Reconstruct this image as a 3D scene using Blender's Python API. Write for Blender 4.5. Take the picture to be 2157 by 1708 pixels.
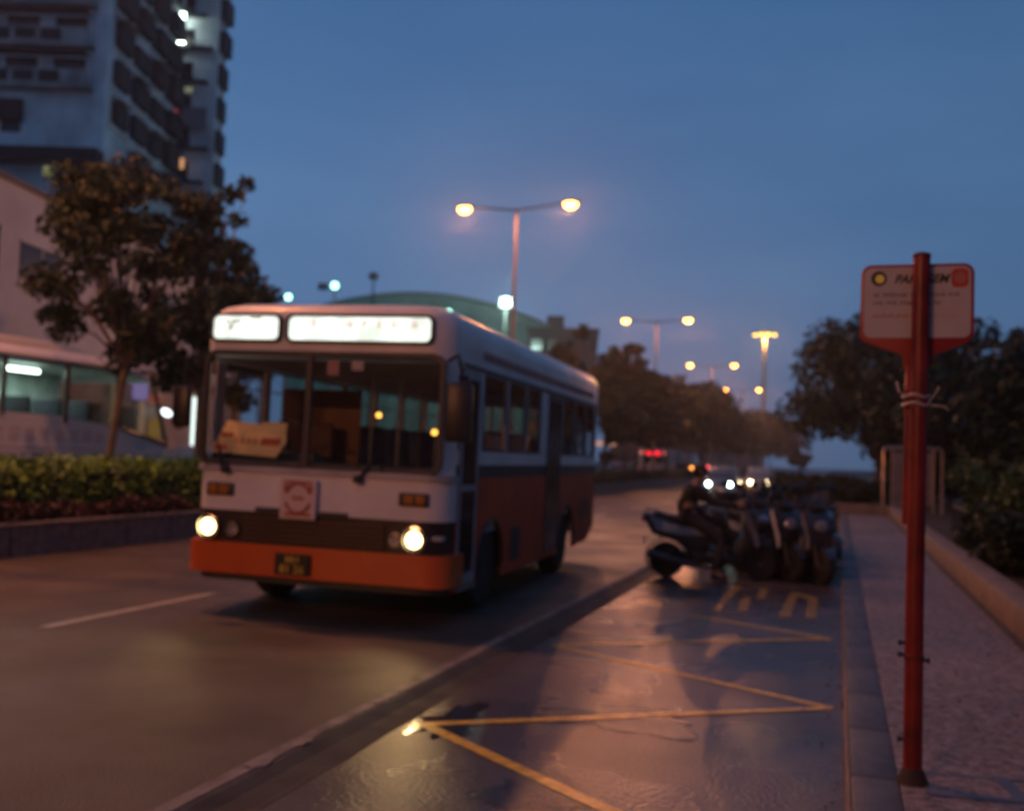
import bpy, bmesh, math, random
import numpy as np
from mathutils import Vector, Matrix, Euler
R = math.radians; PI = math.pi
for _o in list(bpy.data.objects): bpy.data.objects.remove(_o)
SC = bpy.context.scene; C = SC.collection
random.seed(7)

# ------------------------------------------------------------------ camera
YAW, PITCH, ROLL = R(17.796), R(2.876), R(1.9)
cam = bpy.data.cameras.new('camera'); cam_o = bpy.data.objects.new('camera', cam); C.objects.link(cam_o)
fw = Vector((-math.sin(YAW)*math.cos(PITCH), math.cos(YAW)*math.cos(PITCH), math.sin(PITCH)))
r0 = Vector((math.cos(YAW), math.sin(YAW), 0)); u0 = r0.cross(fw)
rt = r0*math.cos(ROLL) + u0*math.sin(ROLL); up = u0*math.cos(ROLL) - r0*math.sin(ROLL)
M = Matrix((rt, up, -fw)).transposed().to_4x4(); M.translation = Vector((0, 0, 1.6))
cam_o.matrix_world = M
cam.sensor_width = 36; cam.lens = 36*2150/2157; cam.clip_end = 3000; cam.clip_start = .05
cam.dof.use_dof = True; cam.dof.focus_distance = 1.9; cam.dof.aperture_fstop = 2.9; cam.dof.aperture_blades = 0
SC.camera = cam_o
# ------------------------------------------------------------------ world: dusk sky under thin cloud
w = bpy.data.worlds.new('World'); SC.world = w; w.use_nodes = True
nt = w.node_tree; nt.nodes.clear(); L = nt.links.new
def N(t, **k):
    n = nt.nodes.new(t)
    for a, b in k.items(): setattr(n, a, b)
    return n
out = N('ShaderNodeOutputWorld'); bg = N('ShaderNodeBackground'); L(bg.outputs[0], out.inputs[0])
tc = N('ShaderNodeTexCoord'); sep = N('ShaderNodeSeparateXYZ'); L(tc.outputs['Generated'], sep.inputs[0])
ramp = N('ShaderNodeValToRGB'); L(sep.outputs['Z'], ramp.inputs[0])
cr = ramp.color_ramp
cr.elements[0].position = 0.0; cr.elements[0].color = (.090, .160, .298, 1)
cr.elements[1].position = 1.0; cr.elements[1].color = (.045, .090, .215, 1)
for p, c in ((.10, (.086, .166, .318)), (.25, (.068, .154, .312)), (.45, (.042, .117, .268))):
    e = cr.elements.new(p); e.color = (*c, 1)
mp = N('ShaderNodeMapping'); mp.inputs['Scale'].default_value = (1.6, 1.6, 5.5); mp.inputs['Rotation'].default_value = (0, R(14), 0)
L(tc.outputs['Generated'], mp.inputs[0])
nz = N('ShaderNodeTexNoise'); nz.inputs['Scale'].default_value = 1.7; nz.inputs['Detail'].default_value = 5; nz.inputs['Roughness'].default_value = .5
L(mp.outputs[0], nz.inputs[0])
r2 = N('ShaderNodeValToRGB'); L(nz.outputs[0], r2.inputs[0])
r2.color_ramp.elements[0].position = .32; r2.color_ramp.elements[0].color = (.87, .90, .92, 1)
r2.color_ramp.elements[1].position = .70; r2.color_ramp.elements[1].color = (1.16, 1.10, 1.05, 1)
mx = N('ShaderNodeMixRGB', blend_type='MULTIPLY'); mx.inputs[0].default_value = 1
L(ramp.outputs[0], mx.inputs[1]); L(r2.outputs[0], mx.inputs[2]); 
# the afterglow side (left of the street) is a little brighter than the side to the right
dp = N('ShaderNodeVectorMath', operation='DOT_PRODUCT'); dp.inputs[1].default_value = (-.80, .60, 0); L(tc.outputs['Generated'], dp.inputs[0])
mr = N('ShaderNodeMapRange'); mr.inputs['From Min'].default_value = .2; mr.inputs['From Max'].default_value = 1; mr.inputs['To Min'].default_value = .78; mr.inputs['To Max'].default_value = 1.18
L(dp.outputs['Value'], mr.inputs[0])
m2 = N('ShaderNodeMixRGB', blend_type='MULTIPLY'); m2.inputs[0].default_value = 1
L(mx.outputs[0], m2.inputs[1]); L(mr.outputs[0], m2.inputs[2])
L(m2.outputs[0], bg.inputs[0]); bg.inputs[1].default_value = 1.12
SC.view_settings.view_transform = 'Standard'; SC.view_settings.look = 'None'
SC.view_settings.exposure = 0; SC.view_settings.gamma = 1
SODIUM = (1.0, .34, .12)
LAMP_W = 3000.0
SC.cycles.use_denoising = True
SC.cycles.max_bounces = 6; SC.cycles.transparent_max_bounces = 12
SC.cycles.sample_clamp_indirect = 4.0

# ------------------------------------------------------------------ helpers
def rgb(c): return (c[0], c[1], c[2], 1)
MATS = {}
def mat(name, col, rough=.6, metal=0, var=.25, scale=3.0, bump=0, bscale=30, rvar=0, detail=4, col2=None, spec=.5, emit=None, estr=0, coat=0, island=0, trans=0, speck=0):
    if name in MATS: return MATS[name]
    m = bpy.data.materials.new(name); m.use_nodes = True; t = m.node_tree; b = t.nodes['Principled BSDF']
    l = t.links.new; n = t.nodes.new
    tcn = n('ShaderNodeTexCoord'); a = n('ShaderNodeTexNoise'); a.inputs['Scale'].default_value = scale; a.inputs['Detail'].default_value = detail
    l(tcn.outputs['Object'], a.inputs[0])
    rp = n('ShaderNodeValToRGB'); rp.color_ramp.elements[0].position = .3; rp.color_ramp.elements[1].position = .7
    c2 = col2 or tuple(min(1, x*(1+var)) for x in col)
    c1 = tuple(x*(1-var) for x in col)
    rp.color_ramp.elements[0].color = rgb(c1); rp.color_ramp.elements[1].color = rgb(c2)
    l(a.outputs[0], rp.inputs[0]); src = rp.outputs[0]
    if speck:                                            # fine aggregate plus broad worn blotches
        for sc_, lo_, hi_ in ((70, 1-speck, 1+speck), (.33, .78, 1.22)):
            q = n('ShaderNodeTexNoise'); q.inputs['Scale'].default_value = sc_; q.inputs['Detail'].default_value = 3 if sc_ > 9 else 8; l(tcn.outputs['Object'], q.inputs[0])
            mq = n('ShaderNodeMapRange'); mq.inputs['From Min'].default_value = .35; mq.inputs['From Max'].default_value = .65; mq.inputs['To Min'].default_value = lo_; mq.inputs['To Max'].default_value = hi_; l(q.outputs[0], mq.inputs[0])
            mm = n('ShaderNodeMixRGB'); mm.blend_type = 'MULTIPLY'; mm.inputs[0].default_value = 1; l(src, mm.inputs[1]); l(mq.outputs[0], mm.inputs[2]); src = mm.outputs[0]
    if island:
        g = n('ShaderNodeNewGeometry'); ma = n('ShaderNodeMapRange'); l(g.outputs['Random Per Island'], ma.inputs[0])
        ma.inputs['To Min'].default_value = 1-island; ma.inputs['To Max'].default_value = 1+island
        mm = n('ShaderNodeMixRGB'); mm.blend_type = 'MULTIPLY'; mm.inputs[0].default_value = 1
        l(src, mm.inputs[1]); l(ma.outputs[0], mm.inputs[2]); src = mm.outputs[0]
    l(src, b.inputs['Base Color'])
    b.inputs['Metallic'].default_value = metal; b.inputs['Specular IOR Level'].default_value = spec
    b.inputs['Roughness'].default_value = rough; b.inputs['Coat Weight'].default_value = coat; b.inputs['Coat Roughness'].default_value = .08
    if rvar:
        a2 = n('ShaderNodeTexNoise'); a2.inputs['Scale'].default_value = scale*.7; a2.inputs['Detail'].default_value = 6; l(tcn.outputs['Object'], a2.inputs[0])
        mr_ = n('ShaderNodeMapRange'); mr_.inputs['From Min'].default_value = .3; mr_.inputs['From Max'].default_value = .7
        mr_.inputs['To Min'].default_value = max(.02, rough-rvar); mr_.inputs['To Max'].default_value = min(1, rough+rvar)
        l(a2.outputs[0], mr_.inputs[0]); l(mr_.outputs[0], b.inputs['Roughness'])
    if bump:
        a3 = n('ShaderNodeTexNoise'); a3.inputs['Scale'].default_value = bscale; a3.inputs['Detail'].default_value = 5; l(tcn.outputs['Object'], a3.inputs[0])
        bp = n('ShaderNodeBump'); bp.inputs['Strength'].default_value = bump; bp.inputs['Distance'].default_value = .02
        l(a3.outputs[0], bp.inputs['Height']); l(bp.outputs[0], b.inputs['Normal'])
    if emit: b.inputs['Emission Color'].default_value = rgb(emit); b.inputs['Emission Strength'].default_value = estr
    MATS[name] = m; return m
def glass(name, tint=(.32, .36, .36), rough=.03):
    """pane: Schlick reflection over a tinted clear pane, the same from both sides"""
    if name in MATS: return MATS[name]
    m = bpy.data.materials.new(name); m.use_nodes = True; t = m.node_tree; t.nodes.clear(); n = t.nodes.new; l = t.links.new
    o = n('ShaderNodeOutputMaterial'); mixn = n('ShaderNodeMixShader')
    ge = n('ShaderNodeNewGeometry'); d = n('ShaderNodeVectorMath'); d.operation = 'DOT_PRODUCT'; l(ge.outputs['Incoming'], d.inputs[0]); l(ge.outputs['Normal'], d.inputs[1])
    def mth(op, a, b=None):
        q = n('ShaderNodeMath'); q.operation = op
        for k, v in ((0, a), (1, b)):
            if v is None: continue
            if isinstance(v, (int, float)): q.inputs[k].default_value = v
            else: l(v, q.inputs[k])
        return q.outputs[0]
    c = mth('ABSOLUTE', d.outputs['Value']); f5 = mth('POWER', mth('SUBTRACT', 1.0, c), 5.0); fr = mth('ADD', mth('MULTIPLY', f5, .93), .035)
    tr = n('ShaderNodeBsdfTransparent'); tr.inputs[0].default_value = rgb(tint); g = n('ShaderNodeBsdfGlossy'); g.inputs['Roughness'].default_value = rough
    l(fr, mixn.inputs[0]); l(tr.outputs[0], mixn.inputs[1]); l(g.outputs[0], mixn.inputs[2]); l(mixn.outputs[0], o.inputs[0])
    MATS[name] = m; return m
def emis(name, col, s):
    if name in MATS: return MATS[name]
    m = bpy.data.materials.new(name); m.use_nodes = True; t = m.node_tree; t.nodes.clear()
    o = t.nodes.new('ShaderNodeOutputMaterial'); e = t.nodes.new('ShaderNodeEmission'); e.inputs[0].default_value = rgb(col); e.inputs[1].default_value = s
    t.links.new(e.outputs[0], o.inputs[0]); MATS[name] = m; return m

def T(x, y, z): return Matrix.Translation((x, y, z))
def RZ(d): return Matrix.Rotation(R(d), 4, 'Z')
def RX(d): return Matrix.Rotation(R(d), 4, 'X')
def RY(d): return Matrix.Rotation(R(d), 4, 'Y')
def box(bm, x0, x1, y0, y1, z0, z1, m=None, bev=0, seg=2):
    vs = [bm.verts.new((x, y, z)) for x in (x0, x1) for y in (y0, y1) for z in (z0, z1)]
    fs = [bm.faces.new([vs[i] for i in f]) for f in ((0,1,3,2),(4,6,7,5),(0,4,5,1),(2,3,7,6),(0,2,6,4),(1,5,7,3))]
    if bev:
        es = list({e for f in fs for e in f.edges})
        r = bmesh.ops.bevel(bm, geom=es, offset=bev, segments=seg, affect='EDGES', profile=.5)
        vs = list({v for f in r['faces'] for v in f.verts} | {v for v in vs if v.is_valid})
    if m is not None: bmesh.ops.transform(bm, matrix=m, verts=[v for v in vs if v.is_valid])
def tube(bm, pts, rad, seg=8, cap=True):
    pts = [Vector(p) for p in pts]; rs = rad if isinstance(rad, (list, tuple)) else [rad]*len(pts)
    rings = []
    prev = None
    for i, p in enumerate(pts):
        d = (pts[min(i+1, len(pts)-1)] - pts[max(i-1, 0)]).normalized()
        a = Vector((0, 0, 1)) if abs(d.z) < .9 else Vector((1, 0, 0))
        if prev is not None: u = (prev - d*prev.dot(d)).normalized()
        else: u = d.cross(a).normalized()
        prev = u; v = d.cross(u)
        rings.append([bm.verts.new(p + (u*math.cos(2*PI*k/seg) + v*math.sin(2*PI*k/seg))*rs[i]) for k in range(seg)])
    for a, b in zip(rings, rings[1:]):
        for k in range(seg): bm.faces.new((a[k], a[(k+1) % seg], b[(k+1) % seg], b[k]))
    if cap: bm.faces.new(rings[0][::-1]); bm.faces.new(rings[-1])
def lathe(bm, prof, seg=20, m=None):   # prof: (r, z) about z
    rings = []
    allv = []
    for r_, z in prof:
        ring = [bm.verts.new((max(r_, 1e-4)*math.cos(2*PI*k/seg), max(r_, 1e-4)*math.sin(2*PI*k/seg), z)) for k in range(seg)]
        rings.append(ring); allv += ring
    for a, b in zip(rings, rings[1:]):
        for k in range(seg): bm.faces.new((a[k], a[(k+1) % seg], b[(k+1) % seg], b[k]))
    bm.faces.new(rings[0][::-1]); bm.faces.new(rings[-1])
    if m is not None: bmesh.ops.transform(bm, matrix=m, verts=allv)
def prism(bm, poly, d0, d1, axis='y', bev=0, m=None):
    """poly in the plane across axis, extruded from d0 to d1"""
    def P(a, b, d): return (a, d, b) if axis == 'y' else ((d, a, b) if axis == 'x' else (a, b, d))
    v0 = [bm.verts.new(P(a, b, d0)) for a, b in poly]; v1 = [bm.verts.new(P(a, b, d1)) for a, b in poly]; n = len(poly)
    fs = [bm.faces.new(v0[::-1]), bm.faces.new(v1)]
    for k in range(n): fs.append(bm.faces.new((v0[k], v0[(k+1) % n], v1[(k+1) % n], v1[k])))
    bmesh.ops.recalc_face_normals(bm, faces=fs)
    vs = v0+v1
    if bev:
        r = bmesh.ops.bevel(bm, geom=list(set(fs[0].edges) | set(fs[1].edges)), offset=bev, segments=2, affect='EDGES', profile=.5)
        vs = list({v for f in r['faces'] for v in f.verts} | {v for v in vs if v.is_valid})
    if m is not None: bmesh.ops.transform(bm, matrix=m, verts=[v for v in vs if v.is_valid])
def quad(bm, *ps): bm.faces.new([bm.verts.new(p) for p in ps])
def obj(name, bm, m, parent=None, smooth=False, loc=None, auto=True):
    me = bpy.data.meshes.new(name)
    bmesh.ops.recalc_face_normals(bm, faces=bm.faces); bm.to_mesh(me); bm.free()
    me.materials.append(m); o = bpy.data.objects.new(name, me); C.objects.link(o)
    if smooth:
        for p in me.polygons: p.use_smooth = True
        if auto: me.set_sharp_from_angle(angle=R(38))
    if parent: o.parent = parent
    if loc: o.location = loc
    return o
def mk(name, fn, m, parent=None, **k):
    bm = bmesh.new(); fn(bm); return obj(name, bm, m, parent, **k)
def tag(o, label, cat, group=None):
    o['label'] = label; o['category'] = cat
    if group: o['group'] = group
    return o
def thing(name, label, cat, loc=(0, 0, 0), rz=0, group=None):
    o = bpy.data.objects.new(name, None); C.objects.link(o); o.location = loc; o.rotation_euler = (0, 0, R(rz))
    o.empty_display_size = .2
    return tag(o, label, cat, group)
def struct(name, bm, m, **k):
    o = obj(name, bm, m, **k); o['kind'] = 'structure'; return o
def stuff(o): o['kind'] = 'stuff'; return o
def kids(o): return [c for c in bpy.data.objects if c.parent == o]
def dup(root, loc, rz, label, group=None, scale=None):
    def cp(o, par):
        c = o.copy(); C.objects.link(c)
        if par: c.parent = par
        for k in kids_of.get(o.name, []): cp(k, c)
        return c
    kids_of = {}
    for o in bpy.data.objects:
        if o.parent: kids_of.setdefault(o.parent.name, []).append(o)
    r = cp(root, None); r.location = loc; r.rotation_euler = (0, 0, R(rz)); r['label'] = label
    if group: r['group'] = group
    if scale: r.scale = scale
    return r
def light(kind, name, loc, col, power, parent=None, size=.15, rot=None, spot=None, blend=.6):
    l = bpy.data.lights.new(name, kind); l.color = col; l.energy = power
    if kind in ('POINT', 'SPOT'): l.shadow_soft_size = size
    if kind == 'SPOT': l.spot_size = R(spot); l.spot_blend = blend
    o = bpy.data.objects.new(name, l); C.objects.link(o); o.location = loc
    if rot: o.rotation_euler = rot
    if parent: o.parent = parent
    return o
def text(name, s, size, m, parent, mtx, shear=0, extrude=.001, align='CENTER', xs=1.0, offset=0):
    cu = bpy.data.curves.new(name, 'FONT'); cu.body = s; cu.size = size; cu.align_x = align; cu.align_y = 'CENTER'; cu.shear = shear; cu.extrude = extrude; cu.offset = offset; cu.resolution_u = 3
    tmp = bpy.data.objects.new(name, cu); C.objects.link(tmp); bpy.context.view_layer.update()
    me = bpy.data.meshes.new_from_object(tmp.evaluated_get(bpy.context.evaluated_depsgraph_get()))
    bpy.data.objects.remove(tmp); bpy.data.curves.remove(cu)
    me.transform(mtx @ Matrix.Diagonal((xs, 1, 1, 1))); me.materials.clear(); me.materials.append(m); me.name = name
    o = bpy.data.objects.new(name, me); C.objects.link(o); o.parent = parent; return o
FACE = Matrix(((1,0,0,0),(0,0,-1,0),(0,1,0,0),(0,0,0,1)))    # XY text plane -> faces -y (towards camera), upright

# ------------------------------------------------------------------ materials
ASPH = mat('asphalt_wet', (.070, .053, .046), rough=.50, rvar=.14, var=.38, scale=1.1, bump=.55, bscale=70, detail=10, spec=.45, speck=.45)
BAY = mat('bay_concrete_wet', (.095, .074, .066), rough=.30, rvar=.10, var=.30, scale=1.3, bump=.40, bscale=34, detail=9, speck=.4)
CHAN = mat('channel_concrete', (.028, .026, .027), rough=.75, rvar=.1, var=.3, scale=5, bump=.3, bscale=60)
KERB = mat('kerb_granite', (.075, .08, .095), rough=.55, var=.25, scale=9, bump=.2, bscale=50)
KERBL = mat('kerb_lit_face', (.20, .12, .05), rough=.5, var=.35, scale=6)  # orange lamplight on the kerb face, put into the colour
PAVE = mat('pavement_aggregate', (.19, .155, .15), rough=.6, var=.60, scale=20, bump=.3, bscale=70, detail=3, rvar=.12, speck=.35)
PLANT_W = mat('planter_stone', (.14, .12, .11), rough=.75, var=.4, scale=7, bump=.5, bscale=30)
WALLR = mat('low_wall_render', (.22, .16, .12), rough=.7, var=.25, scale=3, bump=.25, bscale=40)
SOIL = mat('soil', (.035, .028, .022), rough=.9, var=.4, scale=4, bump=.5, bscale=12)
YEL = mat('yellow_paint', (.68, .41, .03), rough=.36, var=.42, scale=13, detail=9, rvar=.1, bump=.15, bscale=60)
WHT = mat('white_paint', (.36, .34, .32), rough=.45, var=.3, scale=6, rvar=.1)
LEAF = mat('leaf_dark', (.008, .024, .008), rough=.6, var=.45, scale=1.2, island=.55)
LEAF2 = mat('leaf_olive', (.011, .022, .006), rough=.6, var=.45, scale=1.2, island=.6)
HEDGE = mat('leaf_hedge', (.12, .20, .016), rough=.55, var=.35, scale=1.5, island=.55)
MAROON = mat('leaf_maroon', (.075, .022, .022), rough=.6, var=.4, scale=2, island=.55)
BARK = mat('bark', (.13, .085, .055), rough=.85, var=.35, scale=6, bump=.6, bscale=20)
STEEL = mat('galvanised_steel', (.30, .29, .28), rough=.45, metal=.7, var=.15)
BLACK = mat('black_rubber', (.012, .012, .013), rough=.75, var=.3, bump=.1)
BLKP = mat('black_plastic', (.016, .016, .018), rough=.4, var=.2)
CHROME = mat('chrome', (.5, .5, .52), rough=.18, metal=1, var=.1)
REDP = mat('red_pole_paint', (.17, .011, .010), rough=.42, var=.45, scale=6, rvar=.1, bump=.06, bscale=20)

# ------------------------------------------------------------------ the setting: ground, road, kerbs
bm = bmesh.new(); quad(bm, (-400, -110, -.03), (400, -110, -.03), (400, 900, -.03), (-400, 900, -.03)); struct('ground', bm, SOIL)
def grid_sheet(bm, x0, x1, ys, z):
    for a, b in zip(ys, ys[1:]): quad(bm, (x0, a, z), (x1, a, z), (x1, b, z), (x0, b, z))
bm = bmesh.new(); quad(bm, (-10.7, -40, 0), (-2.80, -40, 0), (-2.80, 700, 0), (-10.7, 700, 0)); struct('road', bm, ASPH)
bm = bmesh.new(); quad(bm, (-23.2, -40, 0), (-14.2, -40, 0), (-14.2, 700, 0), (-23.2, 700, 0)); struct('far_road', bm, ASPH)
bm = bmesh.new(); quad(bm, (-2.42, -40, 0), (.08, -40, 0), (.08, 35, 0), (-2.42, 35, 0)); struct('bus_bay', bm, BAY)
def chan(bm):
    prism(bm, [(-2.80, -.02), (-2.80, .003), (-2.76, .012), (-2.70, .012), (-2.62, -.012), (-2.48, -.012), (-2.42, .002), (-2.42, -.02)], -40, 60, 'y')
bm = bmesh.new(); chan(bm); struct('drain_channel', bm, CHAN)
bm = bmesh.new(); box(bm, -2.825, -2.735, -40, 34, -.02, .017, bev=.004); struct('channel_lip', bm, mat('lip_concrete', (.17, .145, .135), rough=.6, var=.65, scale=5, detail=9, bump=.5, bscale=30))
# pavement on the right
def kerb(bm):
    y = -8.0
    while y < 35:
        l = .95
        box(bm, .082, .30, y, y+l-.012, -.02, .124, bev=.012); y += l
bm = bmesh.new(); kerb(bm); struct('kerb', bm, KERB, smooth=True)
bm = bmesh.new(); box(bm, .062, .0815, -8, 35, -.02, .112, bev=.004); struct('kerb_lit_edge', bm, KERBL)
bm = bmesh.new(); box(bm, .301, 1.55, -10, 35, -.02, .118); struct('pavement', bm, PAVE)
bm = bmesh.new(); box(bm, -2.3, 60, 35.3, 700, -.02, .10); box(bm, 1.8, 60, -10, 35.3, -.02, .22); struct('planting_ground', bm, SOIL)
bm = bmesh.new(); box(bm, -2.42, -2.30, 35.3, 700, -.02, .13); struct('far_kerb', bm, KERB)
bm = bmesh.new(); box(bm, -27, -23.2, -40, 700, -.02, .12); struct('far_pavement', bm, PAVE)

# road markings
def strip(bm, a, b, wd, z=.004, n=1):
    a = Vector((*a, 0)); b = Vector((*b, 0)); d = (b-a).normalized(); p = Vector((-d.y, d.x, 0))*wd/2
    quad(bm, (a.x-p.x, a.y-p.y, z), (a.x+p.x, a.y+p.y, z), (b.x+p.x, b.y+p.y, z), (b.x-p.x, b.y-p.y, z))
bm = bmesh.new()
for k in range(-3, 40): strip(bm, (-6.5, 7.25+k*6.6), (-6.5, 7.25+k*6.6+2.5), .11)
struct('lane_marking', bm, WHT)
bm = bmesh.new()
zz = [(-.05, 2.2), (-2.30, 5.68), (-.03, 7.24), (-2.33, 8.55), (-.06, 10.10), (-2.30, 11.4)]
pts = [(-.02, 3.95), (-2.31, 5.70), (-.02, 7.22), (-2.31, 8.56), (-.04, 10.10), (-1.45, 10.9)]
for i, (a, b) in enumerate(zip(pts, pts[1:])):
    strip(bm, a, b, .085, .004 + .0015*(i % 2))
struct('yellow_zigzag_marking', bm, YEL)
# thin sheets of standing rain water
WATER = mat('rain_water', (.030, .028, .030), rough=.10, var=.2, rvar=.05, scale=6, bump=.22, bscale=18, detail=3, spec=.5)
random.seed(17)
DAMP = mat('damp_film', (.045, .040, .042), rough=.20, var=.3, rvar=.06, scale=8, bump=.6, bscale=26, detail=6, spec=.5, speck=.4)
for (x, y, a, b) in ((-2.20, 5.84, .17, .40), (-1.36, 4.80, .24, .30), (-1.25, 6.35, .46, .34), (-1.9, 9.1, .5, .3)):
    bm = bmesh.new(); vs = []
    for k in range(40):
        t_ = 2*PI*k/40; r_ = 1+.28*math.sin(3*t_+x*7)+.16*math.sin(7*t_+y*3)+.07*math.sin(13*t_+y)
        vs.append(bm.verts.new((x+a*r_*math.cos(t_), y+b*r_*math.sin(t_), .0025)))
    bm.faces.new(vs); struct('puddle', bm, WATER if x < -2 else DAMP)
bm = bmesh.new()
LET = [[(-1.303, 11.285), (-1.208, 11.34), (-1.182, 13.86), (-1.297, 13.786)], [(-1.026, 11.386), (-0.916, 11.45), (-0.97, 12.722), (-1.076, 12.657)], [(-0.913, 12.649), (-0.816, 12.708), (-0.821, 13.747), (-0.935, 13.675)], [(-0.579, 11.302), (-0.455, 11.372), (-0.461, 12.676), (-0.566, 12.612)], [(-0.563, 12.545), (-0.458, 12.608), (-0.439, 13.5), (-0.552, 13.43)], [(-0.311, 11.289), (-0.195, 11.355), (-0.208, 13.112), (-0.313, 13.049)], [(-0.555, 13.507), (-0.439, 13.5), (-0.231, 13.172), (-0.307, 12.837)]]
for i, q in enumerate(LET): quad(bm, *[(x, y, .004+.001*(i % 3)) for x, y in q])
struct('yellow_letter_marking', bm, mat('yellow_paint_worn', (.34, .20, .035), rough=.4, var=.55, scale=9, detail=9, rvar=.1))
# worn pale kerb chips along the channel edge, and loose stones
random.seed(3)
CHIPM = mat('worn_concrete', (.20, .17, .155), rough=.6, var=.3)
for i, (x, y, s) in enumerate([(-2.76, 4.62, .055), (-2.75, 5.05, .045), (-2.76, 6.05, .05), (-1.62, 9.75, .05)]):
    bm = bmesh.new(); bmesh.ops.create_icosphere(bm, subdivisions=2, radius=s)
    for v in bm.verts: v.co.z = v.co.z*.16; v.co.y *= 1.7; v.co *= random.uniform(.75, 1.2)
    o = obj('concrete_chip', bm, CHIPM, loc=(x, y, .018 if x < -2 else .006), smooth=True)
    tag(o, ['worn pale chip nearest the camera on the channel lip', 'second worn pale chip on the lip of the drain channel',
            'pale chip on the channel lip level with the headlight glint', 'small bright stone lying alone inside the bay, past the zigzag line'][i], 'stone', 'pale chips along the channel')
# bluish bars around a pavement-toned panel next to the bus stop pole
t = thing('pavement_outline', 'narrow bluish outline around a plain panel, flat in the pavement right of the red pole', 'cover', (.63, 5.34, .119), 8)
def f(bm):
    box(bm, -.24, .30, .155, .185, 0, .004); box(bm, -.24, .30, -.185, -.13, 0, .004); box(bm, .14, .21, -.13, .155, 0, .004)
mk('frame', f, mat('outline_bluish', (.10, .12, .16), rough=.5, metal=.3, var=.2), t)
mk('inner_panel', lambda bm: box(bm, -.23, .14, -.128, .153, -.01, .0025), PAVE, t)

# right low wall with corner
t = thing('planter_wall', 'low rendered garden wall along the right of the pavement and across its far end', 'wall', (1.55, 0, 0))
def f(bm):
    box(bm, 0, .30, -10, 34.7, .1, .42, bev=.02); box(bm, -1.5, .30, 34.71, 35.0, .1, .45, bev=.02)
mk('wall_body', f, WALLR, t, smooth=True)
mk('footing', lambda bm: box(bm, -.05, -.002, -10, 34.6, .1, .145), mat('dark_gutter', (.05, .045, .045), rough=.6), t)

# median planter
t = thing('median_planter', 'rough stone planter wall of the central reservation left of the bus', 'planter wall', (-10.7, 0, 0))
def f(bm):
    y = -20.0; random.seed(5)
    while y < 190:
        l = random.uniform(1.1, 1.3); dx = random.uniform(-.012, .012)
        box(bm, -3.5, 0+dx, y, y+l-.015, -.02, .42+random.uniform(-.008, .008), bev=.015, seg=1); y += l
mk('wall_body', f, PLANT_W, t)
mk('coping', lambda bm: box(bm, -.30, .035, -20, 190, .425, .47, bev=.01), mat('coping_stone', (.20, .17, .155), rough=.7, var=.25, scale=5, bump=.2), t, smooth=True)

# ------------------------------------------------------------------ foliage
def leaves(name, pts, size, m, parent=None, seed=1, flat=0):
    rng = np.random.default_rng(seed); n = len(pts)
    d1 = rng.normal(size=(n, 3)); d1 /= np.linalg.norm(d1, axis=1)[:, None]
    d2 = rng.normal(size=(n, 3)); d2 -= (d1*d2).sum(1)[:, None]*d1; d2 /= np.linalg.norm(d2, axis=1)[:, None]
    s = size*rng.uniform(.6, 1.35, size=(n, 1))
    a = pts - d1*s; b = pts + d2*s*.5; c_ = pts + d1*s; e = pts - d2*s*.5
    V = np.stack([a, b, c_, e], 1).reshape(-1, 3)
    F = np.arange(4*n).reshape(-1, 4)
    me = bpy.data.meshes.new(name); me.vertices.add(4*n); me.vertices.foreach_set('co', V.astype(np.float32).ravel())
    me.loops.add(4*n); me.loops.foreach_set('vertex_index', F.astype(np.int32).ravel())
    me.polygons.add(n); me.polygons.foreach_set('loop_start', np.arange(0, 4*n, 4, dtype=np.int32)); me.update(calc_edges=True)
    me.materials.append(m); o = bpy.data.objects.new(name, me); C.objects.link(o); o.parent = parent; return o
def crown_pts(rng, centres, n):
    out = []
    wsum = sum(c[3]**2 for c in centres)
    for c in centres:
        k = int(n*c[3]**2/wsum)
        v = rng.normal(size=(k, 3)); v /= np.linalg.norm(v, axis=1)[:, None]
        v *= (rng.uniform(0, 1, size=(k, 1))**.45)*c[3]; v[:, 2] *= .75
        out.append(v + np.array(c[:3]))
    return np.concatenate(out)
def tree(label, loc, crown, H0, n=6000, leaf=.09, m=None, seed=1, lean=(0, 0), r0=.09, nclump=34, group=None, extra=(), clump=.30, scale=None):
    """crown = (cx, cy, cz, rx, ry, rz) local; H0 = trunk fork height"""
    t = thing('tree', label, 'tree', loc, 0, group); rng = np.random.default_rng(seed); cx, cy, cz, rx, ry, rz = crown
    cs = []
    while len(cs) < nclump:
        v = rng.uniform(-1, 1, 3); q = np.linalg.norm(v)
        if q > 1 or q < .35: continue
        cs.append((cx+v[0]*rx, cy+v[1]*ry, cz+v[2]*rz, clump*min(rx, ry)*rng.uniform(.6, 1.25)))
    cs += list(extra)
    leaves('crown', crown_pts(rng, cs, n), leaf, m or LEAF, t, seed)
    bm = bmesh.new(); fk = Vector((lean[0], lean[1], H0))
    tube(bm, [(0, 0, -.1), (lean[0]*.25, lean[1]*.3, H0*.3), (lean[0]*.62, lean[1]*.6, H0*.66), fk], [r0*1.25, r0, r0*.85, r0*.75], 8)
    for i, c in enumerate(cs):
        if i % 2 and i < nclump: continue
        e = Vector(c[:3]); mid = fk.lerp(e, .5) + Vector((0, 0, .12*(e-fk).length))
        tube(bm, [fk, mid, e], [r0*.42, r0*.25, r0*.08], 5)
    obj('trunk', bm, BARK, t, smooth=True); return t
GT = 'trees on the central reservation'
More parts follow.
